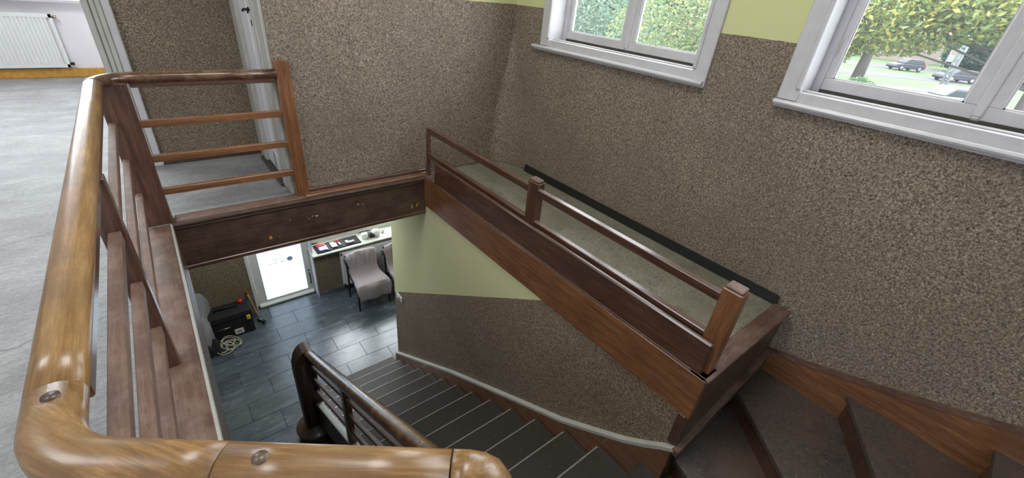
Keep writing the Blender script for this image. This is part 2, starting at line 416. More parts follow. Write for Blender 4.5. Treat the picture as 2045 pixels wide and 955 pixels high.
# ------------------------------------------------------------------ skirtings, fascia, caps
struct('baseboard_right', MB().sweep([(2.635, .525, .03), (2.632, 1.6, .03), (2.635, 2.93, .03)], [(-.012, -.03), (.012, -.03), (.012, .028), (-.006, .034)], smooth=False), 'black_skirting')
struct('baseboard_back', MB().box(.66, 1.74, 3.262, 3.29, 0, .045).box(.66, 1.74, 3.25, 3.262, 0, .02), 'dark_wood_X', bevel=.004)
struct('baseboard_niche', B(-.09, .65, 4.325, 4.35, 0, .085), 'brown_wood', bevel=.004)
struct('baseboard_far', B(-4.4, .6, 8.12, 8.15, 0, .105), 'ochre', bevel=.004)
struct('baseboard_foyer', MB().box(-2.6, .40, 6.135, 6.15, FZ, FZ + .07).box(1.30, 3.4, 6.135, 6.15, FZ, FZ + .07), 'slate_tile')
# fascia across the back edge of the well
t1 = sempty('trim_1', (0.8, 3.2, -.3))
beam('fascia_board', (-.129, 3.215, -.19), (1.70, 3.215, -.19), .05, .335, 'brown_wood', t1, .002)
beam('bottom_edge', (-.129, 3.212, -.345), (1.70, 3.212, -.345), .052, .03, 'dark_wood_X', t1, .004)
MB().sweep([(-.129, 3.19, 0), (1.70, 3.19, 0)], [(-.012, -.05), (0.004, -.05), (.010, -.036), (.004, -.03), (.016, -.022), (.020, -.008), (.014, .006), (-.07, .006), (-.07, -.01), (-.012, -.012)], smooth=False).build('cap_moulding', 'brown_wood', t1)
beam('cap_board', (.70, 3.245, .008), (1.72, 3.245, .008), .07, .018, 'amber_wood_X', t1, .005)
beam('cap_board', (-.10, 3.25, .004), (.70, 3.25, .004), .10, .014, 'worn_wood_X', t1, .004)
for i, (x, z, dx, dz) in enumerate(((.407, -.255, .013, .012), (1.560, -.262, .008, .017), (1.603, -.254, .007, .014))):
    beam('paint_spot', (x, 3.1885, z - dz), (x + (.012 if i == 2 else .002), 3.1885, z + dz), .003, dx * 1.4, 'ochre_paint', t1, .001, up=(1, 0, 0))
rr = random.Random(3)
for x, z, s_ in [(.72, -.15, .010), (.75, -.155, .014), (.69, -.165, .007), (1.08, -.13, .011), (1.12, -.14, .009), (.56, -.14, .006), (.85, -.235, .004), (1.0, -.19, .004), (.47, -.262, .005)]:
    MB().prism([(x + s_ * rr.uniform(.5, 1) * math.cos(a), z + s_ * .6 * rr.uniform(.5, 1) * math.sin(a)) for a in [k * math.pi / 4 for k in range(8)]], 3.1875, 3.190, 'y').build('paint_spot', 'pale_paint', t1)
# left edge of the well: wide shoe board, its light edge and the slab fascia
t2 = sempty('trim_2', (-.2, 1.9, 0))
MB().box(-.335, -.135, .66, 3.17, -.012, .012).build('shoe_board', 'worn_wood_Y', t2, .004)
MB().box(-.137, -.124, .64, 3.18, -.06, .006).build('edge_strip', 'grey_paint', t2, .003)
MB().box(-.131, -.122, .64, 3.19, -.36, -.05).build('side_board', 'brown_wood', t2)
# gallery edge boards
t3 = sempty('trim_3', (1.7, 1.8, -.2))
beam('stringer_board', (1.705, .445, -.137), (1.705, 3.185, -.137), .045, .27, 'amber_wood_X', t3, .003)
MB().box(1.682, 1.79, .445, 3.2, -.004, .016).build('cap_board', 'worn_wood_Y', t3, .004)
MB().prism([(1.684, .004), (1.708, .004), (1.708, .201), (1.684, .196)], .48, 3.01, 'y').build('kick_board', 'dark_wood_Y', t3, .007)
MB().box(1.682, 2.62, .43, .53, -.004, .016).build('end_cap', 'worn_wood_X', t3, .004)
MB().prism([(1.686, -.006), (2.62, -.006), (2.62, -.29), (2.3, -.36), (1.735, -.56), (1.69, -.50), (1.686, -.27)], .45, .47, 'y').build('end_board', 'brown_wood', t3, .002)
MB().box(1.682, 1.70, .462, .50, -.50, -.275).build('corner_strip', 'dark_wood_Z', t3, .002)

# ================================================================== STAIRCASE
NY0, NZ0, RUN, RISE = .57, -.77, .273, .1705
ST = thing('staircase', 'dark wooden staircase with lino treads climbing from tiled foyer and turning at winders', 'staircase', (1.1, 2.2, FZ))
def ny(k): return NY0 + RUN * k
def nz(k): return NZ0 - RISE * k
tb = None
for k in range(1, 14):
    if tb is None:
        tb = MB().box(-.545, .545, -.30, 0, -.032, 0).build('tread', 'tread_lino', None, .004)
        rb = MB().box(-.54, .54, -.03, -.014, -RISE, -.03).build('riser', 'brown_wood', None)
        nb = MB().box(-.54, .52, -.007, .003, -.006, .003).build('edge_highlight', 'edge_highlight_grey', None)  # highlight on the tread edge, painted as a thin pale strip
        trio = (tb, rb, nb)
    else:
        trio = []
        for s_ in (tb, rb, nb):
            c = s_.copy(); COL.objects.link(c); trio.append(c)
    for c in trio:
        c.parent = None; c.location = (1.115, ny(k), nz(k))
    attach(trio[0], ST); attach(trio[1], ST); attach(trio[2], trio[0])
# quarter-landing tread at the top of the straight flight
P1, P2, P3 = (1.385, -.57), (1.45, -.60), (1.62, -.56)
MB().prism([(.57, NY0), (1.66, NY0), (1.71, .43), P1, (1.385, -1.0), (.57, -1.0)], NZ0 - .035, NZ0).build('tread', 'tread_lino', ST, .004)
MB().box(.57, 1.66, NY0 - .03, NY0 - .014, NZ0 - RISE, NZ0 - .03).build('riser', 'brown_wood', ST)
A1, A2, A3, A4 = (1.728, .45), (2.325, .45), (2.655, .03), (2.655, -.525)
def winder(poly, z, e0, e1, zb):
    MB().prism(poly, z - .034, z).build('tread', 'winder_lino', ST, .004)
    d = (Vector(e1) - Vector(e0)).normalized(); n = Vector((d.y, -d.x))
    c = sum((Vector(p) for p in poly), Vector((0, 0))) / len(poly)
    if (c - Vector(e0)).dot(n) < 0: n = -n
    a = Vector(e0) + n * .02; b = Vector(e1) + n * .02
    MB().prism([tuple(a), tuple(b), tuple(b + n * .02), tuple(a + n * .02)], zb, z - .03).build('riser', 'dark_wood_Z', ST)
winder([A1, (2.39, .45), (P2[0], P2[1] - .03), P1], -.62, A1, P1, NZ0)
winder([A2, (2.655, .45), (2.655, -.02), (P3[0], P3[1] - .05), P2], -.46, A2, P2, -.62)
winder([A3, (2.655, -.58), (P3[0], P3[1] - .05), P3], -.29, A3, P3, -.46)
winder([A4, (2.655, -1.04), (1.40, -1.04), (1.62, -.56)], -.12, A4, (1.62, -.56), -.29)
# wall stringers: moulded top following the stairs
TOP = [(4.02, -2.845), (2.651, -1.958), (1.69, -1.389), (1.193, -1.099), (.955, -.93), (.71, -.75), (.586, -.64), (.511, -.565), (.45, -.512)]
pl = TOP + [(.45, -.86), (.60, -.98), (4.02, -3.16)]
MB().prism(pl, 1.661, 1.70, 'x').build('wall_stringer', 'amber_wood_Y', ST, .002)
MB().sweep([(1.68, y, z + .004) for y, z in TOP], [(-.026, -.012), (.020, -.012), (.020, .008), (-.026, .008)], smooth=False).build('stringer_cap', 'grey_paint', ST)
MB().prism([(1.70, -.56), (1.745, -.60), (2.325, -.46), (2.62, -.40), (2.62, -.29), (2.3, -.36)], .425, .452, 'y').build('end_stringer', 'brown_wood', ST)
MB().sweep([(1.665, .437, -.515), (1.72, .437, -.52), (2.05, .437, -.43), (2.62, .437, -.30)], [(-.018, -.02), (.018, -.02), (.018, .012), (-.018, .012)], smooth=False).build('stringer_cap', 'worn_wood_X', ST)
SW = [(.46, -.315), (.2, -.235), (.036, -.183), (-.15, -.12), (-.335, -.054), (-.546, .03), (-.8, .14), (-1.04, .22)]
MB().prism(SW + [(-1.04, -.35), (.0, -.6), (.46, -.6)], 2.622, 2.652, 'x').build('wall_stringer', 'amber_wood_Y', ST, .002)
MB().sweep([(2.634, y, z) for y, z in SW], [(-.018, -.012), (.017, -.012), (.017, .008), (-.018, .008)], smooth=False).build('stringer_cap', 'worn_wood_Y', ST)
# open-side stringer
MB().prism([(3.62, nz(11.17) + .0), (.52, NZ0 + .03), (.52, NZ0 - .33), (3.62, nz(11.17) - .36)], .548, .59, 'x').build('open_stringer', 'brown_wood', ST, .003)
beam('stringer_cap', (.569, 3.60, nz(11.1) + .012), (.569, .52, NZ0 + .045), .06, .014, 'grey_paint', ST, .002)
MB().lathe((.50, 3.64, 0), [(0, -2.99), (.20, -2.99), (.205, -3.0), (.205, -3.02), (.18, -3.03), (.18, FZ), (0, FZ)], 28).build('curtail_block', 'brown_wood', ST)
MB().prism([(.5, 3.62), (1.66, 3.62), (1.66, 4.12), (.5, 4.12 - .27)], FZ, -3.03).build('bottom_step_body', 'brown_wood', ST)

# ================================================================== UPPER BALUSTRADE
HZ = .885; HX = -.24
UB = thing('balustrade', 'wooden balustrade with thick honey coloured handrail around the open stairwell', 'railing', (HX, 1.8, 0))
HP = oval(.074, .062, 20)
def arc(c, r, a0, a1, n=8):
    return [(c[0] + r * math.cos(a0 + (a1 - a0) * i / n), c[1] + r * math.sin(a0 + (a1 - a0) * i / n)) for i in range(n + 1)]
def railpiece(name, pts, mat, lab=None, prof=HP, scale=None):
    pts = [Vector(p) for p in pts]; L = (pts[-1] - pts[0]).normalized()
    y = Vector((0, 0, 1)).cross(L).normalized() if abs(L.z) < .95 else Vector((0, 1, 0)); z = L.cross(y)
    fr = Matrix.Translation(pts[0]) @ Matrix((L, y, z)).transposed().to_4x4(); iv = fr.inverted()
    m = MB().sweep(pts, prof, scale=scale)
    m.v = [tuple(iv @ Vector(v)) for v in m.v]
    o = m.build(name, mat, UB if prof is HP else None, frame=fr)
    if lab: o['label'] = lab
    return o
D = Vector((.799, -.601)).normalized()            # direction of the short near run
E0 = Vector((HX, .633)); R_ = .13
back = [(x, 3.27, HZ) for x in (.655, .35, .05, -.06)]
bc = [(x, y, HZ) for x, y in arc((HX + .17, 3.10), .17, math.pi / 2, math.pi, 10)]
railpiece('handrail', back + bc, 'handrail_dark', 'dark handrail along the back of the well')
railpiece('handrail', [(HX, y, HZ) for y in (3.10, 2.6, 2.1, 1.6, 1.2, .86, .768)], 'handrail_wood')
# elbow: tangent arc between -Y and D
th = math.acos(D.dot(Vector((0, -1)))); tl = R_ * math.tan(th / 2)
a = E0 + Vector((0, tl)); cc = a + Vector((R_, 0))
elb = [(HX, .765, HZ)] + [(x, y, HZ) for x, y in arc(cc, R_, math.pi, math.pi + th, 10)]
nearp = E0 + D * .29
elb += [(*(E0 + D * q), HZ) for q in (tl + .04, .17, .228)]
railpiece('handrail', elb, 'handrail_wood', 'curved elbow of the handrail')
railpiece('handrail', [(*(E0 + D * q), HZ) for q in (.231, .33, .43, .545)], 'handrail_wood')
endp = [(*(E0 + D * q), HZ + dz) for q, dz in ((.548, 0), (.57, 0), (.588, -.004), (.602, -.014), (.611, -.03), (.615, -.05), (.616, -.10), (.616, -.16))]
railpiece('handrail', endp, 'handrail_wood', 'rounded end piece of the handrail turning down', scale=[1, 1, 1, 1, .98, .96, .94, .92])
for q in ((-.236, .735), tuple(E0 + D * .285)):
    MB().lathe((q[0], q[1], HZ + .0295), [(0, .0025), (.011, .002), (.012, -.004)], 16).build('wooden_plug', 'brown_wood', UB)
# moulding strip under the handrail
MB().box(HX - .018, HX + .03, .80, 3.12, HZ - .055, HZ - .02).build('under_rail', 'dark_wood_Y', UB, .004)
MB().box(-.10, .64, 3.245, 3.295, HZ - .05, HZ - .02).build('under_rail', 'dark_wood_X', UB, .004)
# posts
MB().box(-.25, -.112, 3.20, 3.32, 0, HZ - .015).build('corner_post', 'dark_wood_Z', UB, .006)
MB().box(.652, .74, 3.245, 3.30, 0.012, .968).build('end_post', 'amber_wood_Z', UB, .004)
MB().box(-.265, -.200, 1.80, 1.86, 0.012, HZ - .03).build('middle_post', 'dark_wood_Z', UB, .004)
for z in (.645, .432, .215):
    beam('rail', (-.12, 3.268, z - .018), (.655, 3.268, z - .018), .034, .042, 'amber_wood_X', UB, .003)
    beam('rail', (-.228, 1.86, z - .0), (-.228, 3.22, z - .0), .032, .038, 'worn_wood_X', UB, .003)
    beam('rail', (-.228, .64, z - .0), (-.228, 1.80, z - .0), .036, .04, 'worn_wood_X', UB, .003)
    e = E0 + D * .59
    beam('rail', (-.228, .64, z), (e.x, e.y, z), .03, .036, 'worn_wood_X', UB, .003)
e = E0 + D * .616
MB().lathe((e.x, e.y, 0), [(0, .74), (.033, .74), (.033, .3), (.045, .26), (.045, 0), (0, 0)], 16).build('end_newel', 'dark_wood_Z', UB)
MB().prism([(-.30, .62), (-.17, .72), (e.x + .05, e.y + .06), (e.x - .03, e.y - .06)], 0, .012).build('shoe_board', 'worn_wood_X', UB)

# ================================================================== GALLERY BALUSTRADE
GB = thing('gallery_balustrade', 'low two-rail wooden balustrade with capped posts along the gallery floor edge', 'railing', (1.75, 1.8, 0))
def post(x0, x1, y0, y1, zt, mat):
    p = MB().box(x0, x1, y0, y1, .012, zt).build('post', mat, GB, .005)
    MB().prism([(x0 + .006, zt), (x1 - .006, zt), (x1 - .006, zt + .020), (x0 + .006, zt + .013)], y0 + .006, y1 - .006, 'y').build('post_cap', 'worn_wood_Z', p, .004)
post(1.715, 1.775, 1.765, 1.862, .478, 'dark_wood_Z')
post(1.715, 1.785, .458, .548, .478, 'amber_wood_Z')
MB().box(1.716, 1.745, 3.175, 3.205, .014, .435).build('wall_post', 'dark_wood_Z', GB, .003)
for z, s_ in ((.420, 0), (.200, 0)):
    beam('rail', (1.735, .545, z), (1.735, 1.768, z), .034, .05, 'dark_wood_X', GB, .004, up=(-.11, 0, 1))
    beam('rail', (1.735, 1.86, z), (1.735, 3.18, z), .034, .05, 'dark_wood_X', GB, .004, up=(-.11, 0, 1))

# ================================================================== LOWER STAIR BALUSTRADE
LB = thing('stair_balustrade', 'dark wooden stair balustrade with round-headed newel rising from the foyer', 'railing', (.55, 3.7, -2.99))
sl = -.61; y0 = 2.36
def zl(base, y): return base + sl * (y - y0)
MB().prism([(.405, -2.99), (.405, -2.16), (.412, -2.05), (.435, -1.96), (.47, -1.895), (.51, -1.86), (.56, -1.845), (.605, -1.87), (.608, -2.99)], 3.60, 3.76, 'y').build('newel_post', 'base_wood', LB, .01, 2)
MB().prism([(.455, -2.95), (.455, -2.14), (.47, -2.04), (.505, -1.98), (.505, -2.95)], 3.588, 3.60, 'y').build('newel_panel', 'dark_wood_Z', LB, .004)
LP = oval(.092, .07, 18)
pts = [(.565, 3.80, -2.06), (.565, 3.78, -2.0), (.565, 3.72, -1.95), (.565, 3.66, -1.915)] + [(.565, y, zl(-1.135, y)) for y in (3.55, 3.0, 2.4, 1.8, 1.2, .7)] + [(.565, .50, .04), (.55, .34, .10), (.52, .26, .12)]
h = railpiece('handrail', pts, 'handrail_dark', prof=LP); attach(h, LB)
beam('under_rail', (.565, 3.58, zl(-1.185, 3.58)), (.565, .6, zl(-1.185, .6)), .05, .04, 'dark_wood_X', LB, .004)
for yy in (2.40, 1.15):
    MB().box(.54, .595, yy - .035, yy + .035, nz((yy - .57) / RUN) + .02, zl(-1.17, yy)).build('post', 'dark_wood_Z', LB, .004)
for b_ in (-1.30, -1.485, -1.67):
    b_ -= .02
    for ya, yb_ in ((3.60, 2.43), (2.37, 1.18), (1.12, .45)):
        beam('rail', (.57, ya, zl(b_, ya)), (.57, yb_, zl(b_, yb_)), .03, .03, 'worn_wood_X', LB, .003)
MB().box(.50, .60, .22, .32, NZ0, .20).build('upper_newel', 'dark_wood_Z', LB, .006)

# ================================================================== WINDOWS (upper stair wall)
def stair_window(idx, yc, sill_l, sill_r, right_drop):
    """right/left seen from inside: +Y is left"""
    h = .675; y0, y1 = yc - h, yc + h; z0, z1 = 1.17, 3.05; X = 2.65
    W = sempty('window_%d' % idx, (X, yc, z0))
    # casing
    cs = MB(); c0, c1 = y0 - .085, y1 + .085
    zb = 1.095 if right_drop else 1.13
    cs.box(X - .022, X, c0, y0 + .015, zb, z1 + .09); cs.box(X - .022, X, y1 - .015, c1, 1.13, z1 + .09); cs.box(X - .022, X, y0, y1, z1 - .015, z1 + .09)
    cs.build('casing', 'white_paint', W, .004)
    cm = MB()
    for ya in (y0 + .004, y1 - .004): cm.box(X - .034, X - .018, ya - .012, ya + .012, 1.19, z1)
    cm.box(X - .034, X - .018, y0, y1, z1 - .012, z1 + .012); cm.build('casing_bead', 'white_paint', W, .005)
    jb = MB(); jb.box(X, 2.87, y0 - .012, y0 + .012, 1.17, z1); jb.box(X, 2.87, y1 - .012, y1 + .012, 1.17, z1); jb.box(X, 2.87, y0, y1, z1 - .01, z1 + .012)
    jb.build('jamb', 'white_paint', W)
    # sill: nosed board, raised inner ledge, dark brown gutter
    MB().sweep([(X - .012, sill_r, 1.125), (X - .012, sill_l, 1.125)], [(.03, -.036), (.03, .003), (-.020, .003), (-.034, -.001), (-.040, -.010), (-.036, -.020), (-.016, -.024), (-.012, -.036)], smooth=False).build('sill', 'white_paint', W)
    MB().box(X - .012, X + .05, y0 + .015, y1 - .0, 1.12, 1.178).build('inner_ledge', 'white_paint', W, .006, 2)
    MB().box(X + .03, X + .05, y0 + .015, y1 - .0, 1.178, 1.188).build('ledge_bead', 'white_paint', W, .003)
    MB().box(X + .05, X + .143, y0 + .012, y1 - .012, 1.12, 1.174).box(X + .143, X + .16, y0 + .05, y1 - .05, 1.12, 1.19).build('gutter', 'dark_brown', W)
    # fixed frame
    fx = X + .135
    fr = MB(); fr.box(fx, 2.87, y0 + .01, y0 + .05, 1.17, z1 - .01).box(fx, 2.87, y1 - .05, y1 - .01, 1.17, z1 - .01).box(fx + .03, 2.87, y0 + .05, y1 - .05, 1.14, 1.203).box(fx, 2.87, y0 + .05, y1 - .05, z1 - .05, z1 - .01).box(fx, 2.87, y0 + .05, y1 - .05, 2.46, 2.56)
    fr.build('frame', 'white_paint', W, .003)
    sx = X + .145
    for sgn, (a, b) in ((1, (yc + .012, y1 - .045)), (-1, (y0 + .045, yc - .012))):
        for (za, zb2) in ((1.193, 2.46), (2.56, z1 - .05)):
            pa, pb = (a + .052, b - .042) if sgn > 0 else (a + .042, b - .052)
            pz0, pz1 = za + (.059 if za < 2 else .045), zb2 - .045
            s = MB(); s.box(sx, sx + .034, a, b, za, pz0).box(sx, sx + .034, a, b, pz1, zb2).box(sx, sx + .034, a, pa, pz0, pz1).box(sx, sx + .034, pb, b, pz0, pz1)
            so = s.build('sash', 'white_paint', W, .003)
            s2 = MB().box(sx + .008, sx + .016, pa - .002, pb + .002, pz0 - .002, pz0 + .006).box(sx + .008, sx + .016, pa - .002, pa + .006, pz0, pz1).box(sx + .008, sx + .016, pb - .006, pb + .002, pz0, pz1)
            s2.build('putty_bead', 'white_paint', so)
            MB().box(sx + .018, sx + .022, pa, pb, pz0, pz1).build('pane', 'window_glass', so)
    MB().box(sx - .012, sx + .01, yc - .018, yc + .018, 1.205, 2.46).build('cover_strip', 'white_paint', W, .005)
    MB().box(sx - .006, sx + .002, y1 - .062, y1 - .046, 1.36, 1.44).build('hinge', 'grey_paint', W, .002)
stair_window(1, 2.18 - .03, 2.985, 1.395, True)
stair_window(2, .205, .965, -.56, False)
stair_window(3, -1.74, -.98, -2.5, False)

# ================================================================== NICHE: cased opening and door
t4 = sempty('trim_4', (-.16, 4.34, 0))
for (a, b, d) in ((-.135, -.088, .035), (-.168, -.137, .024), (-.20, -.170, .018), (-.236, -.202, .028)):
    MB().box(a, b, 4.35 - d, 4.36, .05, 2.46).build('casing_strip', 'white_paint' if a > -.14 else 'grey_paint', t4, .006)  # shading of the left strips is put into the greyer colour
MB().box(-.236, -.084, 4.305, 4.36, 0, .06).build('plinth', 'white_paint', t4, .012, 2)
MB().box(-.24, -.13, 4.36, 4.52, 0, 2.46).build('jamb', 'grey_paint', t4)
MB().box(-2.3, -.13, 4.33, 4.52, 2.38, 2.50).build('head', 'grey_paint', t4)
MB().box(-.07, -.05, 4.33, 4.35, 0, .02).build('plinth_foot', 'grey_paint', t4)
d1 = sempty('door_1', (.65, 3.82, 0))
MB().box(.63, .655, 4.075, 4.35, 0, 2.15).build('far_casing', 'grey_paint', d1, .006)
MB().box(.622, .655, 4.10, 4.16, 0, 2.15).build('casing_bead', 'grey_paint', d1, .006)
MB().box(.63, .655, 3.31, 3.575, 0, 2.15).build('near_casing', 'grey_paint', d1, .006)
MB().box(.622, .655, 3.47, 3.53, 0, 2.15).build('casing_bead', 'grey_paint', d1, .006)
MB().box(.63, .655, 3.31, 4.35, 2.06, 2.16).build('head_casing', 'grey_paint', d1, .006)
lf = MB().box(.650, .685, DY0 + .004, DY1 - .004, .02, 2.05).build('door_leaf', 'door_white', d1, .003)
MB().box(.645, .652, 3.80, 3.83, .05, 2.02).build('leaf_bead', 'door_white', lf, .002)
MB().box(.645, .652, DY0 + .03, DY1 - .03, .05, .18).build('kick_rail', 'door_white', lf, .002)
MB().box(.640, .652, 3.63, 3.672, 1.08, 1.27).build('lock_plate', 'door_white', lf, .003)
MB().tube([(.645, 3.652, 1.225), (.61, 3.652, 1.228), (.605, 3.66, 1.226), (.605, 3.70, 1.214)], .008, 8).tube([(.63, 3.635, 1.24), (.63, 3.67, 1.205)], .006, 6).build('lever', 'dark_metal', lf)
MB().box(.636, .641, 3.648, 3.656, 1.125, 1.165).build('keyhole', 'black', lf)
MB().box(.60, .655, 3.50, 4.20, 0, .02).build('threshold', 'dark_brown', d1, .004)

# ================================================================== RADIATORS
def radiator(name, label, x0, x1, yf, yb, z0, z1, pitch, group=None, stubs=False, top=True, dp=.05):
    R = thing(name, label, 'radiator', ((x0 + x1) / 2, yb, z0), group)
    m = MB(); n = int((x1 - x0 - .05) / pitch); xs = x0 + .025
    pts = []
    for i in range(n):
        a = xs + i * pitch
        pts += [(a, yf), (a + pitch * .18, yf + .010), (a + pitch * .36, yf + .010), (a + pitch * .5, yf)]
    pts.append((xs + n * pitch, yf))
    v = [(p[0], p[1], z0 + .035) for p in pts] + [(p[0], p[1], z1 - .04) for p in pts]; k = len(pts)
    m.add(v, [(i, i + 1, k + i + 1, k + i) for i in range(k - 1)])
    m.box(x0, x1, yf, yf + .014, z0, z0 + .037).box(x0, x1, yf, yf + .014, z1 - .042, z1).box(x0, x0 + .027, yf, yf + .014, z0, z1).box(x1 - .027, x1, yf, yf + .014, z0, z1)
    m.build('front_panel', 'radiator_white', R)
    MB().box(x0, x1, yf + dp, yf + dp + .014, z0, z1).build('rear_panel', 'radiator_white', R)
    for q in (x0, x1): MB().box(q - .003, q + .003, yf + .006, yf + dp + .014, z0, z1).build('side_cover', 'radiator_white', R, .002)
    if top:
        g = MB().box(x0, x1, yf + .002, yf + .014, z1 - .002, z1 + .004).box(x0, x1, yf + dp, yf + dp + .014, z1 - .002, z1 + .004)
        q = x0 + .01
        while q < x1: g.box(q, q + .008, yf + .014, yf + dp, z1 - .006, z1 + .002); q += .022
        g.build('top_grille', 'radiator_white', R)
    for q in (x0 + .12, x1 - .15): MB().box(q, q + .03, yf + dp + .01, yb - .001, z0 + .05, z1 - .05).build('bracket', 'radiator_white', R)
    if stubs:
        for z, mt in ((z1 - .035, 'brass'), (z0 + .04, 'dark_metal')):
            MB().lathe((x1 + .002, yf + .02, z), [(0, 0), (.014, 0), (.014, .015), (.019, .017), (.019, .04), (.012, .045), (0, .045)], 12, 'x').build('pipe_stub', mt, R)
    return R
radiator('radiator', 'white ribbed panel radiator on the pale wall above the ochre skirting upstairs', -2.1, -.762, 8.085, 8.15, .125, .738, .036, stubs=True, dp=.018)
radiator('radiator', 'cream ribbed radiator under the foyer window sill behind the chairs', 1.69, 2.62, 6.055, 6.15, -3.03, -2.40, .034)

# window above upstairs radiator
def simple_window(name, along, a0, a1, z0, z1, p0, p1, nlights):
    """along 'x': wall perpendicular to y between p0,p1"""
    W = sempty(name, ((a0 + a1) / 2, p0, z0) if along == 'x' else (p0, (a0 + a1) / 2, z0))
    def bx(m, a, b, c, d, z, zz):
        return m.box(a, b, c, d, z, zz) if along == 'x' else m.box(c, d, a, b, z, zz)
    m = MB(); s = (a1 - a0) / nlights; pm = (p0 + p1) / 2
    bx(m, a0, a1, pm - .03, pm + .03, z0, z0 + .06); bx(m, a0, a1, pm - .03, pm + .03, z1 - .06, z1)
    for i in range(nlights + 1):
        c = a0 + s * i; bx(m, max(a0, c - .05), min(a1, c + .05), pm - .03, pm + .03, z0 + .06, z1 - .06)
    m.build('frame', 'white_paint', W, .003)
    for i in range(nlights):
        g = MB(); bx(g, a0 + s * i + .05, a0 + s * (i + 1) - .05, pm - .003, pm + .003, z0 + .06, z1 - .06); g.build('pane', 'window_glass', W)
    return W
W4 = simple_window('window_4', 'x', -2.3, -.3, .9, 2.5, 8.15, 8.4, 3)
MB().box(-2.4, -.2, 8.06, 8.35, .865, .90).build('sill', 'white_paint', W4, .006)
simple_window('window_5', 'y', -2.9, -.7, .8, 2.8, -4.6, -4.5, 4)

# ================================================================== FOYER DOOR AND WINDOW
FY = 6.40
d2 = sempty('door_2', (.85, FY, FZ))
m = MB().box(.405, .46, FY - .03, FY + .06, FZ, -.75).box(1.27, 1.35, FY - .03, FY + .06, FZ, -.75).box(.40, 1.30, FY - .03, FY + .06, -.85, -.75)
m.build('door_frame', 'pvc', d2, .004)
lf = MB(); lx0, lx1 = .463, 1.265; lz0 = FZ + .045
lf.box(lx0, .568, FY - .045, FY + .02, lz0, -.86).box(1.200, lx1, FY - .045, FY + .02, lz0, -.86)
for a, b in ((lz0, -3.085), (-2.205, -2.105), (-.96, -.86)): lf.box(.568, 1.200, FY - .045, FY + .02, a, b)
lf = lf.build('door_leaf', 'pvc', d2, .004)
for a, b in ((-3.085, -2.205), (-2.105, -.96)):
    bd = MB(); bd.box(.568, 1.2, FY - .05, FY - .03, a, a + .012).box(.568, 1.2, FY - .05, FY - .03, b - .012, b).box(.568, .578, FY - .05, FY - .03, a, b).box(1.19, 1.2, FY - .05, FY - .03, a, b)
    bd.build('glazing_bead', 'white_plastic', lf, .003)
    pn = MB().box(.572, 1.196, FY - .026, FY - .020, a, b).build('pane', 'frosted_glass', lf)
st = MB(); st.add([(1.01 + .042 * math.cos(t * math.pi / 12), FY - .0275, -2.44 + .040 * math.sin(t * math.pi / 12)) for t in range(24)] + [(1.01 + .042 * math.cos(t * math.pi / 12), FY - .0262, -2.44 + .040 * math.sin(t * math.pi / 12)) for t in range(24)], [tuple(range(24)), tuple(range(24, 48))] + [(i, (i + 1) % 24, 24 + (i + 1) % 24, 24 + i) for i in range(24)])
st.build('round_sticker', 'grey_text', lf)
tx = MB(); r2 = random.Random(5)
for row, (xa, xb, z) in enumerate(((.69, .93, -2.415), (.70, .93, -2.47))):
    x = xa; n = 0
    while x < xb:
        n += 1
        if n % 4 == 0 or (row == 1 and .85 < x < .87): x += .024; continue
        h_ = .022; st_ = .004
        tx.box(x, x + st_, FY - .0275, FY - .0262, z, z + h_).box(x, x + .013, FY - .0275, FY - .0262, z + r2.choice((0, .009, .018)), z + h_ * .0 + r2.choice((.022, .013)))
        x += .019
tx.build('glass_lettering', 'faint_text', lf)
MB().box(1.238, 1.252, FY - .085, FY - .07, -2.98, -2.78).box(1.236, 1.254, FY - .075, FY - .045, -2.80, -2.785).box(1.236, 1.254, FY - .075, FY - .045, -2.975, -2.96).build('pull_handle', 'dark_metal', lf, .003)
MB().lathe((1.245, FY - .05, -2.73), [(0, -.012), (.012, -.012), (.014, .002)], 12, 'y').build('lock_cylinder', 'dark_metal', lf)
MB().box(.46, 1.27, FY - .10, FY - .02, FZ, FZ + .03).build('threshold', 'pvc', d2, .004)
MB().box(.40, 1.295, FY - .125, FY - .105, FZ - .001, FZ + .004).build('floor_gasket', 'black', d2)
MB().box(.396, .412, 6.14, 6.40, FZ, -.75).box(1.285, 1.301, 6.14, 6.40, FZ, -.75).build('reveal_strip', 'white_paint', d2, .003)
w6 = sempty('window_6', (2.0, 6.43, -2.3))
m = MB().box(1.35, 3.3, 6.42, 6.50, -2.33, -2.30).box(1.35, 1.46, 6.42, 6.50, -2.33, -.75).box(2.13, 2.33, 6.42, 6.50, -2.33, -.75).box(3.2, 3.3, 6.42, 6.5, -2.33, -.75).box(1.46, 3.2, 6.42, 6.50, -.85, -.75)
m.box(1.46, 2.13, 6.43, 6.49, -2.30, -2.235).box(2.33, 3.2, 6.43, 6.49, -2.30, -2.235)
m.build('frame', 'pvc', w6, .004)
MB().box(2.205, 2.235, 6.405, 6.43, -2.30, -.9).build('cover_strip', 'pvc', w6, .004)
for a, b in ((1.46, 2.13), (2.33, 3.2)):
    MB().box(a, b, 6.425, 6.44, -2.235, -2.22).box(a, a + .014, 6.425, 6.44, -2.235, -.85).box(b - .014, b, 6.425, 6.44, -2.235, -.85).build('glazing_bead', 'white_plastic', w6, .003)
    MB().box(a, b, 6.455, 6.461, -2.235, -.85).build('pane', 'window_glass', w6)
MB().box(1.275, 3.4, 6.045, 6.43, -2.345, -2.32).build('stone_sill', 'stone_sill', w6, .006)

# light switch on the corner of the stair wall
sw = thing('light_switch', 'small white light switch on the stair wall corner at the paint line', 'switch', (1.70, 3.90, -1.80))
MB().box(1.688, 1.70, 3.80, 3.95, -1.85, -1.775).build('plate', 'white_plastic', sw, .003)
MB().box(1.683, 1.689, 3.845, 3.885, -1.838, -1.79).build('rocker', 'grey_text', sw, .002)

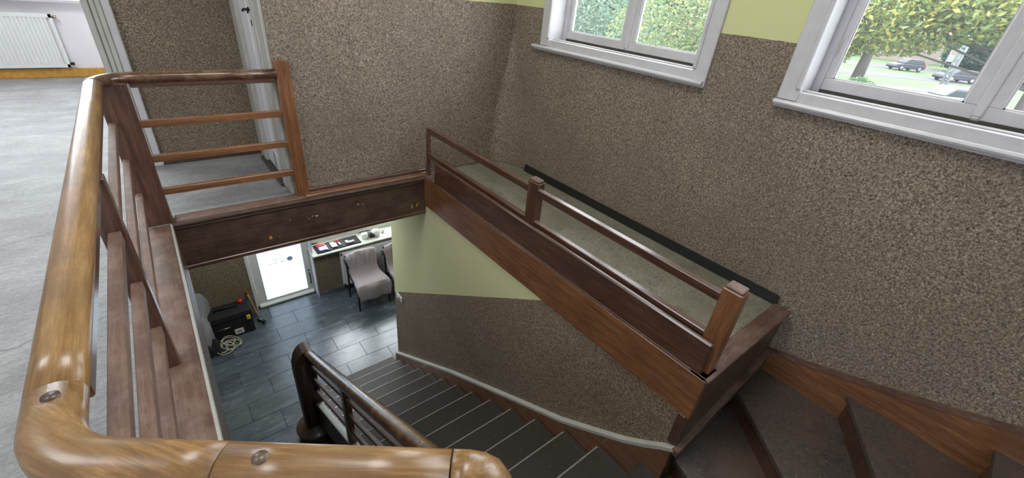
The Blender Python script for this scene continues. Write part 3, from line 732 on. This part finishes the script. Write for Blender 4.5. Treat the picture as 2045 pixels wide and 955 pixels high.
# ================================================================== FOYER OBJECTS
def chair(cx, cy, label, full=True):
    C_ = thing('chair', label, 'chair', (cx, cy, FZ), 'blanket-covered chairs by the foyer radiator')
    w2 = .25
    for sx_ in (-1, 1):
        MB().tube([(cx + sx_ * w2, cy - .21, FZ), (cx + sx_ * w2, cy - .20, FZ + .435)], .014, 10).build('leg', 'black', C_)
        MB().tube([(cx + sx_ * w2, cy + .22, FZ), (cx + sx_ * w2, cy + .19, FZ + .45), (cx + sx_ * w2, cy + .25, FZ + .80)], .014, 10).build('leg', 'black', C_)
    MB().box(cx - w2, cx + w2, cy - .22, cy + .20, FZ + .43, FZ + .455).build('seat', 'black_fabric', C_, .008)
    MB().box(cx - w2, cx + w2, cy + .215, cy + .245, FZ + .55, FZ + .79).build('backrest', 'black_fabric', C_, .012, 2)
    return C_
def blanket_on_chair(cx, cy, seed, label, group):
    # profile from behind the back, over the top, down the back, over the seat and the front edge: (y, z)
    prof = [(.285, .62), (.29, .76), (.268, .828), (.235, .832), (.205, .78), (.185, .66), (.165, .55), (.12, .485), (.0, .475), (-.13, .475), (-.215, .468), (-.25, .43), (-.262, .36), (-.268, .28), (-.27, .21)]
    pr = []
    for i in range(len(prof) - 1):
        for t in (0, .34, .67): pr.append((prof[i][0] * (1 - t) + prof[i + 1][0] * t, prof[i][1] * (1 - t) + prof[i + 1][1] * t))
    pr.append(prof[-1]); nx = 44; rnd = random.Random(seed); ph = rnd.uniform(0, 6)
    vs = []
    for j in range(nx + 1):
        u = j / nx * 2 - 1
        for i, (y, z) in enumerate(pr):
            k = i / (len(pr) - 1)
            wid = .275 + .025 * math.sin(k * 9 + ph)
            fold = .022 * math.exp(-((k - .30) / .16) ** 2) * (math.sin(u * 7 + k * 14 + ph) + .6 * math.sin(u * 15 - k * 9))
            arch = -.055 * u * u * math.exp(-((k - .2) / .12) ** 2)
            drop = 0
            if abs(u) > .86: drop = (abs(u) - .86) * .5 * (1 if k < .85 else .3)
            x = cx + u * wid * (1 - .1 * max(0, abs(u) - .9) / .1)
            vs.append((x, cy + y - abs(fold) * .7 - (.012 * math.sin(u * 6 + 2) if k > .75 else 0), FZ + z + arch + fold * .35 - drop))
    n = len(pr)
    m = MB().add(vs, [(j * n + i, j * n + i + 1, (j + 1) * n + i + 1, (j + 1) * n + i) for j in range(nx) for i in range(n - 1)], True)
    o = m.build('blanket', 'blanket_lilac')
    md = o.modifiers.new('thick', 'SOLIDIFY'); md.thickness = .007; md.offset = 1
    return tag(o, label, 'blanket', group)
chair(1.96, 5.66, 'black-legged chair nearest the glass door, hidden under a lilac blanket')
blanket_on_chair(1.965, 5.66, 1, 'lilac grey ribbed blanket draped over the chair nearest the glass door', 'ribbed lilac blankets')
chair(2.575, 5.62, 'second chair under a blanket, mostly hidden by the yellow stair wall').hide_render = False
blanket_on_chair(2.56, 5.62, 4, 'ribbed blanket on the second chair cut off by the yellow stair wall', 'ribbed lilac blankets')

# toolbox
tbx = thing('toolbox', 'black toolbox with white label and yellow latch against the foyer wall', 'toolbox', (.02, 5.95, FZ))
MB().box(-.26, .30, 5.83, 6.11, FZ + .01, FZ + .30).build('body', 'black', tbx, .015, 2)
MB().box(-.27, .31, 5.82, 6.12, FZ + .30, FZ + .40).build('lid', 'black_fabric', tbx, .02, 2)
MB().tube([(-.12, 5.99, FZ + .40), (-.12, 5.985, FZ + .43), (.14, 5.985, FZ + .43), (.14, 5.99, FZ + .40)], .011, 8).build('handle', 'dark_metal', tbx)
lb = MB().box(.045, .155, 5.822, 5.83, FZ + .035, FZ + .125).build('label_plate', 'paper', tbx, .002)
MB().box(.075, .125, 5.819, 5.822, FZ + .08, FZ + .09).build('label_mark', 'black', lb)
MB().box(.225, .275, 5.80, 5.825, FZ + .25, FZ + .32).build('latch', 'yellow', tbx, .006)
MB().tube([(-.14, 5.815, FZ + .20), (-.13, 5.80, FZ + .215), (.0, 5.80, FZ + .215), (.01, 5.815, FZ + .20)], .006, 8).build('front_handle', 'steel', tbx)
rc = thing('plastic_tub', 'small red plastic tub on top of the black toolbox by the wall', 'tub', (.21, 6.06, FZ + .402))
MB().lathe((.21, 6.06, FZ + .40), [(0, 0), (.035, 0), (.038, .03), (.03, .045), (0, .047)], 14).build('body', 'red', rc)
MB().lathe((.21, 6.06, FZ + .445), [(0, 0), (.012, 0), (.012, .015), (0, .016)], 10).build('lid_knob', 'red', rc)
bag = thing('tool_bag', 'black fabric tool bag on the floor between grey cover and white rope', 'bag', (-.22, 5.68, FZ))
m = MB(); vs = []; N = 14
for i in range(N + 1):
    for j in range(N + 1):
        u, v = i / N * 2 - 1, j / N * 2 - 1
        h_ = .20 * (1 - abs(u) ** 5) * (1 - abs(v) ** 5) * (.85 + .15 * math.sin(u * 5 + v * 4))
        vs.append((-.255 + u * .10, 5.70 + v * .16, FZ + .002 + h_))
m.add(vs, [(i * (N + 1) + j, (i + 1) * (N + 1) + j, (i + 1) * (N + 1) + j + 1, i * (N + 1) + j + 1) for i in range(N) for j in range(N)], True); m.build('body', 'black_fabric', bag)
MB().tube([(-.28, 5.62, FZ + .18), (-.28, 5.65, FZ + .25), (-.28, 5.75, FZ + .25), (-.28, 5.78, FZ + .18)], .008, 8).build('carry_strap', 'black_fabric', bag)
# hatchet
hx = thing('hatchet', 'hatchet with red-tipped wooden handle leaning on the wall beside the door', 'hatchet', (.39, 5.96, FZ))
p0, p1 = Vector((.385, 5.955, FZ + .06)), Vector((.318, 6.135, -2.66))
dd = (p1 - p0)
MB().sweep([p0 + dd * t for t in (0, .25, .5, .75, .92)], oval(.026, .034, 10)).build('handle', 'hatchet_wood', hx)
MB().sweep([p0 + dd * t for t in (.91, .97, 1.0)], oval(.030, .038, 10)).build('handle_tip', 'red', hx)
hh = MB().prism([(-.04, -.03), (.03, -.025), (.085, -.055), (.09, .055), (.03, .025), (-.04, .03)], -.016, .016, 'y')
hh.build('head', 'iron', hx, .004, frame=Matrix.Translation((.385, 5.945, FZ + .062)) @ Matrix.Rotation(-.9, 4, 'Z') @ Matrix.Rotation(.3, 4, 'Y'))
# rope
rp = []; r3 = random.Random(9)
for t in range(260):
    a = t * .135; s_ = .085 + .025 * math.sin(t * .061)
    cx_ = -.075 + .045 * math.sin(t * .035); cy_ = 5.655 + .05 * math.cos(t * .028)
    rp.append((cx_ + s_ * 1.05 * math.cos(a), cy_ + s_ * 1.2 * math.sin(a * (1.0 if t < 150 else 1.12)), FZ + .010 + .012 * (1 + math.sin(a * .53)) + .00016 * t))
tag(MB().tube(rp, .0055, 6).build('rope', 'rope'), 'tangled coil of thin white rope on the foyer tiles before the toolbox', 'rope')
# grey cover draped over a low form
cv = thing('grey_cover', 'rumpled grey blanket slumped over a seat at the left foyer wall', 'blanket', (-.6, 5.8, FZ))
prof = [(6.13, .60), (6.11, .70), (6.06, .71), (5.98, .66), (5.90, .53), (5.85, .46), (5.80, .45), (5.72, .42), (5.66, .33), (5.63, .24), (5.60, .16), (5.56, .08), (5.545, .005)]
vs = []; NX = 30; pr = []
for i in range(len(prof) - 1):
    for t in (0, .5): pr.append((prof[i][0] * (1 - t) + prof[i + 1][0] * t, prof[i][1] * (1 - t) + prof[i + 1][1] * t))
pr.append(prof[-1]); n = len(pr)
for j in range(NX + 1):
    u = j / NX
    for i, (y, z) in enumerate(pr):
        k = i / (n - 1); xr = -.155 - .125 * k + .018 * math.sin(k * 15)
        uu = min(1, u / .86); x = -.95 + (xr + .95) * (uu if u < .86 else 1)
        z_ = z + .024 * math.sin(k * 22 + u * 5) + .02 * math.sin(u * 19 + k * 6)
        if u > .80: z_ = z_ * (1 - ((u - .80) / .20) ** 1.5); x += (u - .8) * .05
        vs.append((x, y + .01 * math.sin(u * 11), FZ + max(.003, z_)))
m = MB().add(vs, [(j * n + i, j * n + i + 1, (j + 1) * n + i + 1, (j + 1) * n + i) for j in range(NX) for i in range(n - 1)], True)
m.build('cover_cloth', 'blanket_grey', cv)
MB().box(-.93, -.36, 5.68, 6.10, FZ, FZ + .40).build('seat_base', 'black_fabric', cv)

# window-sill things
ZS = -2.32
def prt(o, p): return attach(o, p)
fold = thing('tool_wallet', 'open black tool wallet lying across the foyer window sill', 'tool case', (1.7, 6.2, ZS))
for i, (a, b, yy, rz) in enumerate(((1.36, 1.56, .0, .0), (1.57, 1.78, .01, .0), (1.79, 2.06, .015, 0))):
    MB().box(a, b, 6.085 + yy, 6.345 + yy, ZS, ZS + .016).build('flap', 'black_fabric', fold, .005)
for q, yy in ((1.55, 6.09), (1.775, 6.10)): MB().box(q, q + .028, yy, yy + .25, ZS + .004, ZS + .02).build('hinge_band', 'black', fold)
def small(name, label, cat, boxes, group=None, rz=0, c=(0, 0)):
    T = thing(name, label, cat, (c[0], c[1], ZS + .016), group)
    for nm, b, mt in boxes:
        MB().box(*b).build(nm, mt, T, .003)
    return T
small('phone_box', 'blue and white package on the left flap of the tool wallet', 'package', [('case', (1.40, 1.52, 6.115, 6.24, ZS + .017, ZS + .035), 'blue_screen'), ('white_label', (1.425, 1.50, 6.125, 6.20, ZS + .035, ZS + .038), 'paper'), ('side_strip', (1.52, 1.535, 6.11, 6.26, ZS + .017, ZS + .036), 'white_plastic')], c=(1.46, 6.18))
small('red_pouch', 'flat red pouch at the back of the left flap on the sill', 'pouch', [('body', (1.39, 1.53, 6.265, 6.33, ZS + .017, ZS + .033), 'red'), ('zip', (1.40, 1.52, 6.292, 6.30, ZS + .033, ZS + .036), 'black')], c=(1.46, 6.3))
small('card_pack', 'white card pack with green end in the middle of the sill wallet', 'package', [('card', (1.60, 1.69, 6.13, 6.25, ZS + .027, ZS + .036), 'paper'), ('green_end', (1.60, 1.67, 6.25, 6.29, ZS + .027, ZS + .037), 'lamp_green')], c=(1.65, 6.2))
small('white_bracket', 'white plastic bracket lying on the right part of the black wallet', 'bracket', [('arm', (1.83, 1.96, 6.14, 6.175, ZS + .032, ZS + .05), 'white_plastic'), ('foot', (1.83, 1.87, 6.175, 6.22, ZS + .032, ZS + .046), 'white_plastic')], c=(1.9, 6.17))
pl_ = thing('pliers', 'red-handled pliers on the middle flap of the sill wallet', 'pliers', (1.73, 6.24, ZS + .03))
for s_ in (-1, 1):
    MB().tube([(1.73, 6.22, ZS + .036), (1.715 + s_ * .02, 6.27, ZS + .036), (1.71 + s_ * .012, 6.33, ZS + .036)], .007, 8).build('grip', 'red', pl_)
MB().prism([(1.72, 6.22), (1.742, 6.22), (1.75, 6.16), (1.738, 6.13), (1.725, 6.16)], ZS + .029, ZS + .042).build('jaws', 'steel', pl_, .002)
def globe(name, label, cx, cy, r, h, group=None, mouth=.45):
    T = thing(name, label, 'lamp holder', (cx, cy, ZS), group)
    pr_ = [(0, 0), (r * .7, 0), (r * .95, h * .25), (r, h * .5), (r * .9, h * .78), (r * mouth, h), (r * mouth * .85, h), (r * mouth * .8, h * .7)]
    MB().lathe((cx, cy, ZS), pr_, 20).build('shade', 'white_plastic', T)
    MB().lathe((cx, cy, ZS), [(0, h * .75), (r * mouth * .8, h * .75)], 16).build('socket', 'black', T)
    return T
globe('lamp_globe', 'white globe lamp holder with dark mouth beside the wallet on the sill', 2.155, 6.20, .058, .115)
globe('lamp_globe', 'larger white round lamp holder tilted behind the dark cable on the sill', 2.36, 6.22, .072, .12, mouth=.3)
globe('lamp_globe', 'small lamp socket at the right end of the foyer sill', 2.49, 6.26, .034, .07, mouth=.6)
cb_ = []
for t in range(120):
    a = t * .42
    cb_.append((2.27 + .035 * math.cos(a) + .02 * math.sin(a * .37), 6.20 + .05 * math.sin(a), ZS + .008 + .06 * (t / 120) + .008 * math.sin(a * 1.7)))
tag(MB().tube(cb_, .006, 6).build('cable_bundle', 'black'), 'bundle of dark cable between the two white lamp holders', 'cable')

# made-up shallow square housings around the added fill lights
for lx, ly, lz, r_, lab in ((.75, 1.3, 3.55, .6, 'square added fill lamp above the stairwell'), (-2.0, 2.2, 3.55, .6, 'square added fill lamp above the left landing'), (-1.4, 5.8, 3.55, .6, 'square added fill lamp in the far radiator room'), (.9, 4.9, -.36, .5, 'square added fill lamp under the foyer ceiling')):
    cl = thing('added_fill_lamp', lab, 'lamp', (lx, ly, lz))
    dz = .08 if lz > 0 else .012
    MB().box(lx - r_, lx + r_, ly - r_, ly + r_, lz - dz, lz).build('housing', 'white_plastic', cl, .004)
    MB().box(lx - r_, lx + r_, ly - r_, ly - r_ + .02, lz - dz - .015, lz - dz).box(lx - r_, lx + r_, ly + r_ - .02, ly + r_, lz - dz - .015, lz - dz).box(lx - r_, lx - r_ + .02, ly - r_ + .02, ly + r_ - .02, lz - dz - .015, lz - dz).box(lx + r_ - .02, lx + r_, ly - r_ + .02, ly + r_ - .02, lz - dz - .015, lz - dz).build('rim', 'white_plastic', cl)

# ================================================================== OUTDOORS
GZ = -3.3
struct('ground', MB().box(3.4, 260, -120, 160, GZ - .3, GZ), 'grass')
struct('pavement', B(3.4, 5.5, -60, 80, GZ, GZ + .03), 'pavement')
def strip(p, q, w_, mat, name, z):
    p = Vector(p); q = Vector(q); d = (q - p).normalized(); n_ = Vector((-d.y, d.x)) * w_ / 2
    struct(name, MB().prism([tuple(p - n_), tuple(q - n_), tuple(q + n_), tuple(p + n_)], GZ - .05, GZ + z), mat)
HD = Vector((-.81, .59))   # heading of the cars
n2 = Vector((.59, .81))
strip(Vector((77.5, 10.0)) - HD * 90, Vector((77.5, 10.0)) + HD * 90, 5, 'asphalt', 'road', .02)
strip(Vector((90, 17)) - HD * 90, Vector((90, 17)) + HD * 90, 6, 'asphalt', 'road', .02)
strip(Vector((57, 10.5)) - HD * 60, Vector((57, 10.5)) + HD * 60, 2.2, 'pavement', 'footpath', .02)
strip(Vector((44, 5)) - HD * 60, Vector((44, 5)) + HD * 60, 5.5, 'asphalt', 'road', .02)
def car(label, cx, cy, hd, estate, paint, L=4.6):
    T = thing('car', label, 'car', (cx, cy, GZ + .02), None, math.atan2(hd[1], hd[0]))
    fr = wmat(T)
    if estate: top = [(-2.25, .75), (-2.2, 1.15), (-1.95, 1.42), (.35, 1.46), (1.05, .98), (2.05, .80), (2.3, .55)]
    else: top = [(-2.15, .80), (-2.1, 1.10), (-1.6, 1.52), (.30, 1.56), (1.0, 1.05), (1.95, .88), (2.2, .6)]
    low = [(2.25, .3), (-2.2, .3)]
    b = MB().prism([(x, z) for x, z in ([(-2.25, .55)] + [(-2.2, .9), (.95, .92), (2.05, .80), (2.3, .55)] + low)], -.88, .88, 'y')
    def put(m, nm, mt, bv=0): return m.build(nm, mt, T, bv, frame=fr)
    put(b, 'body', paint, .08)
    put(MB().prism([p for p in top if p[1] > .9] + [(1.0, .88), (-2.1, .88)], -.74, .74, 'y'), 'cabin', paint, .07)
    put(MB().prism([(-1.85, .95), (-1.75, 1.34), (.25, 1.37), (.8, .95)], -.755, .755, 'y'), 'side_windows', 'car_glass', .01)
    for x in (-1.35, 1.35):
        for y in (-.86, .86):
            wv = put(MB().lathe((x, y, .32), [(0, -.1), (.31, -.1), (.33, -.06), (.33, .06), (.31, .1), (0, .1)], 18, 'y'), 'wheel', 'tyre')
            hbm = MB().lathe((x, y, .32), [(0, -.115), (.19, -.11), (.2, .11), (0, .115)], 14, 'y').build('hub_cap', 'hub', wv, frame=fr)
    for y in (-.7, .7): put(MB().box(-2.28, -2.12, y - .16, y + .16, .72, .98), 'tail_light', 'tail', .02)
    put(MB().box(-2.29, -2.24, -.26, .26, .55, .68), 'number_plate', 'sign_white')
    return T
car('black estate car parked with red tail light, nearest in the right-hand window', 76.9, 9.35, HD, True, 'car_paint')
car('dark blue hatchback parked farther left beyond the verge', 84.3, 15.9, HD, False, 'car_paint')
car('pale grey car of which only the roof shows at the pane bottom', 47.0, 5.6, HD, False, 'car_silver')
# sign board
sg = thing('sign_board', 'white notice board on two posts beside the dark cars outside', 'sign', (83.5, 12.8, GZ))
bx, by = 79.5, 11.4
sg.location = (bx, by, GZ)
beam('board', (bx, by, GZ + 2.75), (bx + 1.55 * -HD.x, by + 1.55 * -HD.y, GZ + 2.75), .06, 1.5, 'sign_white', sg)
for t in (.05, 1.5): beam('post', (bx - HD.x * t, by - HD.y * t, GZ), (bx - HD.x * t, by - HD.y * t, GZ + 3.4), .08, .08, 'sign_white', sg, up=(1, 0, 0))
beam('picture_panel', (bx - HD.x * .3 - .04, by - HD.y * .3 - .04, GZ + 3.05), (bx - HD.x * 1.2 - .04, by - HD.y * 1.2 - .04, GZ + 3.05), .02, .4, 'sign_brown', sg)
# lattice pole
lp = thing('lattice_pole', 'pale lattice mast standing in front of the estate car', 'pole', (60.5, 7.9, GZ))
H_ = 13
for a, b in ((-.24, -.2), (.24, -.2), (-.24, .2), (.24, .2)):
    MB().tube([(60.5 + a, 7.9 + b, GZ), (60.5 + a * .55, 7.9 + b * .55, GZ + H_)], .10, 6).build('leg', 'pole_paint', lp)
lc = MB()
for i in range(24):
    k0, k1 = 1 - .45 * i / 24, 1 - .45 * (i + 1) / 24; z0_, z1_ = GZ + H_ * i / 24, GZ + H_ * (i + 1) / 24; s_ = 1 if i % 2 else -1
    for b in (-.2, .2): lc.tube([(60.5 + .24 * s_ * k0, 7.9 + b * k0, z0_), (60.5 - .24 * s_ * k1, 7.9 + b * k1, z1_)], .05, 5)
    for a in (-.24, .24): lc.tube([(60.5 + a * k0, 7.9 + .2 * s_ * k0, z0_), (60.5 + a * k1, 7.9 - .2 * s_ * k1, z1_)], .05, 5)
lc.build('lacing', 'pole_paint', lp)
# trees
def leaves(parent, blobs, n, size, mat, seed, name='foliage'):
    r = random.Random(seed); m = MB(); vs = []; fs = []
    tot = sum(b[3] * b[4] * b[5] for b in blobs); k = 0
    for (cx, cy, cz, a, b, c) in blobs:
        for _ in range(int(n * a * b * c / tot)):
            while True:
                u = Vector((r.uniform(-1, 1), r.uniform(-1, 1), r.uniform(-1, 1)))
                if .15 < u.length < 1: break
            p = Vector((cx + u.x * a, cy + u.y * b, cz + u.z * c)); s = size * r.uniform(.6, 1.4)
            d = Vector((r.gauss(0, 1), r.gauss(0, 1), r.gauss(0, .7))).normalized(); e = d.cross(Vector((r.gauss(0, 1), r.gauss(0, 1), r.gauss(0, 1)))).normalized()
            f = d.cross(e) * s * .12
            vs += [tuple(p - d * s), tuple(p + e * s * .45 + f), tuple(p + d * s), tuple(p - e * s * .45 + f)]; fs.append((k, k + 1, k + 2, k + 3)); k += 4
    m.v = vs; m.f = fs; m.sm = [False] * len(fs)
    me = bpy.data.meshes.new(name); me.from_pydata(vs, [], fs); me.materials.append(MATS[mat])
    o = bpy.data.objects.new(name, me); COL.objects.link(o); o['kind'] = 'stuff'; attach(o, parent); return o
def tree(label, x, y, h, tr, blobs, n, size, mat, seed, nb=9, spread=2.5, name='tree', cat='tree', group=None):
    T = thing(name, label, cat, (x, y, GZ), group); r = random.Random(seed)
    MB().tube([(x, y, GZ), (x + .1, y, GZ + h * .35), (x - .1, y + .1, GZ + h * .7), (x, y, GZ + h)], tr, 10, scale=[1.25, .95, .7, .3]).build('trunk', 'bark', T)
    bm_ = MB()
    for i in range(nb):
        z = GZ + h * r.uniform(.3, .9); b = blobs[i % len(blobs)]
        e = Vector((b[0] + r.uniform(-.7, .7) * b[3], b[1] + r.uniform(-.7, .7) * b[4], b[2] + r.uniform(-.6, .6) * b[5])); s = Vector((x, y, z)); mid = (s + e) / 2 + Vector((0, 0, .3))
        bm_.tube([s, mid, e], tr * .3, 5, scale=[1, .55, .15])
    bm_.build('branches', 'bark', T)
    leaves(T, blobs, n, size, mat, seed)
    return T
tree('bushy yellow-green tree close outside the left stair window, right pane', 9.4, 5.6, 4.9, .10, [(9.3, 5.6, .6, 1.6, 1.9, 1.4), (9.6, 4.6, 1.0, 1.5, 1.5, 1.1), (9.0, 6.0, -.7, 1.3, 1.7, 1.2)], 24000, .042, 'leaf_mixed', 1, nb=30)
tree('hazy blue-green tree behind the left pane of the left stair window', 15, 15.9, 5.4, .2, [(15, 13.5, .2, 3.0, 3.6, 2.4), (14, 12.6, -.9, 2.5, 2.8, 2.0)], 20000, .075, 'leaf_blue_green', 2, nb=14)
tree('tall yellowing tree whose branches hang over the parked cars', 27, .9, 7, .2, [(26, 6.6, 2.3, 3.0, 3.8, 1.9), (26, 2.4, 3.0, 3.0, 3.6, 1.7), (25, 8.2, 1.2, 2.2, 1.8, 1.7)], 24000, .12, 'leaf_yellow_green', 3, nb=16)
tree('tree with stout dark trunk on the verge left of the dark hatchback', 52, 12.9, 8, .42, [(52, 14.2, 2.6, 5, 4.4, 3.0), (50, 17, .6, 3.4, 3.4, 1.6)], 12000, .20, 'leaf_pale', 4, nb=9)
tree('low pale shrub in the foreground below the stout trunk', 30, 5.6, 1.6, .05, [(30, 5.2, -2.3, 1.2, 1.3, .95), (30, 3.9, -2.7, 1.0, 1.0, .6), (30, 7.2, -2.0, 1.1, 1.0, 1.2)], 6000, .11, 'leaf_pale', 5, name='shrub', cat='shrub')
tree('dark conifer behind the lattice mast and estate car', 98, 9.5, 8, .3, [(98, 8.4, .2, 3.5, 3.6, 3.6), (98, 8.4, 4.0, 2.4, 2.2, 3.6), (99, 12.0, -.6, 3, 3.0, 2.6)], 9000, .5, 'leaf_dark', 6)
hg = thing('hedge', 'long clipped green hedge behind the parked estate car', 'hedge', (90, 5, GZ))
leaves(hg, [(89 - HD.x * t, 6.2 - HD.y * t, GZ + .9, 2.4, 2.0, 1.2) for t in (0, 2.5, 5, 7.5, 10)], 6000, .22, 'leaf_dark', 8)
for i, (x, y, s_) in enumerate(((108, 70, 8), (118, 50, 8), (134, 21, 9), (130, 4, 8), (70, 46, 7), (46, 42, 7), (120, -14, 10))):
    tree(['distant leafy tree standing farthest left beyond the street', 'distant leafy tree left of the house', 'distant tall tree behind the dark hatchback', 'distant tall tree right of the lattice mast', 'mid-distance tree filling the gap between the two windows', 'round tree seen behind the blue-green one', 'distant tree at the right edge of the right window'][i],
         x, y, s_ * 1.2, .4, [(x, y, s_ * .45, s_ * .8, s_ * .8, s_ * .75), (x, y + s_ * .5, s_ * .1, s_ * .7, s_ * .7, s_ * .5)], 6000, .085 * s_, ['leaf_blue_green', 'leaf_yellow_green'][i % 2], 20 + i, nb=5, group='background trees')
hs = thing('house', 'distant pale house with red-brown roof among the trees', 'house', (112, 24, GZ))
MB().box(108, 118, 18, 30, GZ, GZ + 5).build('walls', 'house_wall', hs)
MB().prism([(17.4, GZ + 5), (30.6, GZ + 5), (24, GZ + 8.5)], 107.5, 118.5, 'x').build('roof', 'roof_tile', hs)
for yy in (20, 24, 28): MB().box(107.95, 108.02, yy - .6, yy + .6, GZ + 1.6, GZ + 3.2).build('window', 'car_glass', hs)
